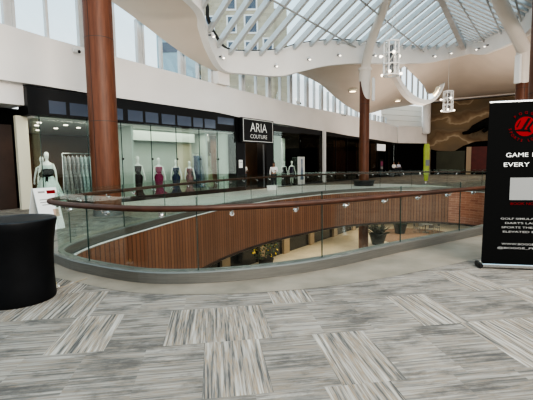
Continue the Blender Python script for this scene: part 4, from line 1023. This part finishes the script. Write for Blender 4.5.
for lab, loc, rz in (('grey cafe chair in front of the round lower table', (14.5, 33.8, -4.795), PI), ('grey cafe chair right of the round lower table', (15.5, 34.8, -4.795), -PI/2), ('grey cafe chair behind the round lower table', (14.5, 35.8, -4.795), 0)):
    c = copy_tree(ch0); c.location = loc; c.rotation_euler = (0, 0, rz); c['label'] = lab

# ================================================================== OUTSIDE: BUFF BRICK TOWER SEEN THROUGH THE ROOF
bd = thing('brick_building', 'buff brick building with white-framed windows seen through the skylight', 'building', (-4.0, 62, 0))
def facade(x0, x1, h, y):
    return [(x0, y, 0), (x1, y, 0), (x1, y, h), (x0, y, h)]
mb = MB()
for (x0, x1, h, y) in ((-6, 5.6, 30.0, 0), (5.6, 7.6, 25.8, .5)):
    q = [(x0, y, 0), (x1, y, 0), (x1, y+8, 0), (x0, y+8, 0)]; vs = [(a, b, z) for z in (0, h) for a, b, _ in q]
    w_, d2 = x1-x0, 8
    mb.add(vs, [(0, 1, 5, 4), (1, 2, 6, 5), (2, 3, 7, 6), (3, 0, 4, 7), (4, 5, 6, 7)], [[(0, 0), (w_, 0), (w_, h), (0, h)], [(0, 0), (d2, 0), (d2, h), (0, h)], [(0, 0), (w_, 0), (w_, h), (0, h)], [(0, 0), (d2, 0), (d2, h), (0, h)], [(0, 0), (1, 0), (1, 1), (0, 1)]])
mb.build('wall', M['brick_ext'], bd)
for (x, z, w_, h) in ((-4.4, 23.3, 1.1, 2.2), (-1.0, 23.3, 1.1, 2.2), (2.0, 23.3, 1.7, 2.4), (-4.4, 19.6, 1.1, 2.0), (-1.0, 19.6, 1.1, 2.0), (2.0, 19.6, 1.7, 2.0), (4.6, 20.2, 1.2, 1.6), (-1.0, 26.6, 1.1, 2.0), (2.0, 26.6, 1.6, 2)):
    f = MB().box((x, -.05, z), (w_+.5, .2, h+.5)).build('window', M['white'], bd); MB().box((x, -.16, z), (w_, .06, h)).build('pane', M['pane_and_reflection'], f)
ob = thing('glass_tower', 'pale blue glazed block seen through the skylight at its left end', 'building', (-13.5, 66, 0))
MB().box((0, 0, 13.5), (6.5, 8, 27)).build('wall', mat('pale_blue_facade', (.30, .42, .48), .3), ob)
for z in (20, 22.5, 25): MB().box((0, -4.05, z), (5.6, .1, 1.5)).build('window_band', M['pane_and_reflection'], ob)

# ================================================================== LIGHT
w = bpy.data.worlds.new('World'); bpy.context.scene.world = w; w.use_nodes = True
nt = w.node_tree; bg = nt.nodes['Background']
tc = nt.nodes.new('ShaderNodeTexCoord'); sx = nt.nodes.new('ShaderNodeSeparateXYZ'); nt.links.new(tc.outputs['Generated'], sx.inputs[0])
rp = nt.nodes.new('ShaderNodeValToRGB'); rp.color_ramp.elements[0].position = 0; rp.color_ramp.elements[0].color = (1.0, .985, .955, 1); rp.color_ramp.elements[1].position = .45; rp.color_ramp.elements[1].color = (.58, .82, .95, 1)
nt.links.new(sx.outputs[2], rp.inputs[0]); nt.links.new(rp.outputs[0], bg.inputs[0]); bg.inputs[1].default_value = 1.35
def area(name, loc, size, power, col=(1, 1, 1), rot=(0, 0, 0), sy=None):
    l = bpy.data.lights.new(name, 'AREA'); l.energy = power; l.color = col; l.shape = 'RECTANGLE'; l.size = size; l.size_y = sy or size
    o = bpy.data.objects.new(name, l); C.objects.link(o); o.location = loc; o.rotation_euler = rot; return o
area('display_lamp', W(-2.2, -.4, 3.45), 4.6, 60, (1, .97, .86), (0, 0, WROT), 1.2)
area('gown_fill', W(-1.65, -6.0, 3.45), 2.4, 60, (1, .93, .8), (0, 0, WROT), 1.4)  # unseen fill added to brighten the ball gown
area('deep_shop_lamp', W(-6, -4, 3.4), 4.0, 35, (1, .8, .55), (0, 0, WROT), 3)
area('doorway_fill', W(-3.0, 5.8, 3.4), 2.6, 60, (1, .75, .5), (0, 0, WROT), 1.6)  # added fill, lifts the brown interior behind the entrance
area('corner_lamp', W(-1.9, 9.4, 3.5), 2.6, 70, (1, .95, .85), (0, 0, WROT), .8)
area('dark_shop_fill', W(-3.4, 22, 3.7), 18, 170, (1, .8, .65), (0, 0, WROT), 3)  # unseen fill added so the dark shop interior reads
area('lower_fill', (12, 33, -2.4), 8, 420, (1, .86, .66))  # added fill lights for the lower level, no visible fitting
area('lower_fill', W(1.0, 8, -2.4), 10, 160, (1, .88, .7), (0, 0, WROT), 2)
area('far_fill', (22, 40, 8.3), 8, 420, (1, .9, .78))  # unseen fill added to lighten the mural end

def aim(o, p): o.rotation_euler = (Vector(p)-o.location).to_track_quat('-Z', 'Y').to_euler()
aim(area('hall_fill', (6, -5, 8.5), 8, 2600, (1, .9, .78)), (0, 22, 5.5))  # added fills out of frame, brighten bulkhead and upper hall
aim(area('hall_fill', (12, 4, 6.8), 5, 1100, (1, .88, .75)), (6, 24, 8.5))
aim(area('soffit_fill', (13, 31, 1.2), 6, 480, (1, .9, .8)), (17, 34, 9))  # added uplights without a fitting, lighten the right-hand soffit
aim(area('soffit_fill', (18, 24, 1.2), 6, 330, (1, .9, .8)), (20, 30, 9))
# ================================================================== CAMERA
F, ROLL, YH = 385.0, 0.015, 164.5
Pt = math.atan((200-YH)/F); c_, s_ = math.cos(Pt), math.sin(Pt); cr_, sr_ = math.cos(ROLL), math.sin(ROLL)
r0, u0, f0 = Vector((1, 0, 0)), Vector((0, s_, c_)), Vector((0, c_, -s_))
rt = r0*cr_ - u0*sr_; up = r0*sr_ + u0*cr_; bk = -f0
cam = bpy.data.cameras.new('Camera'); cam.sensor_width = 36; cam.lens = F/533*36; cam.clip_end = 400; cam.clip_start = .05
co = bpy.data.objects.new('Camera', cam); C.objects.link(co)
co.matrix_world = Matrix(((rt.x, up.x, bk.x, 0), (rt.y, up.y, bk.y, 0), (rt.z, up.z, bk.z, 1.6), (0, 0, 0, 1)))
sc = bpy.context.scene; sc.camera = co
sc.cycles.transparent_max_bounces = 24; sc.cycles.max_bounces = 8; sc.cycles.diffuse_bounces = 4
sc.cycles.sample_clamp_indirect = 6; sc.cycles.caustics_reflective = False; sc.cycles.caustics_refractive = False
sc.view_settings.view_transform = 'AgX'; sc.view_settings.look = 'AgX - High Contrast'; sc.view_settings.exposure = .1
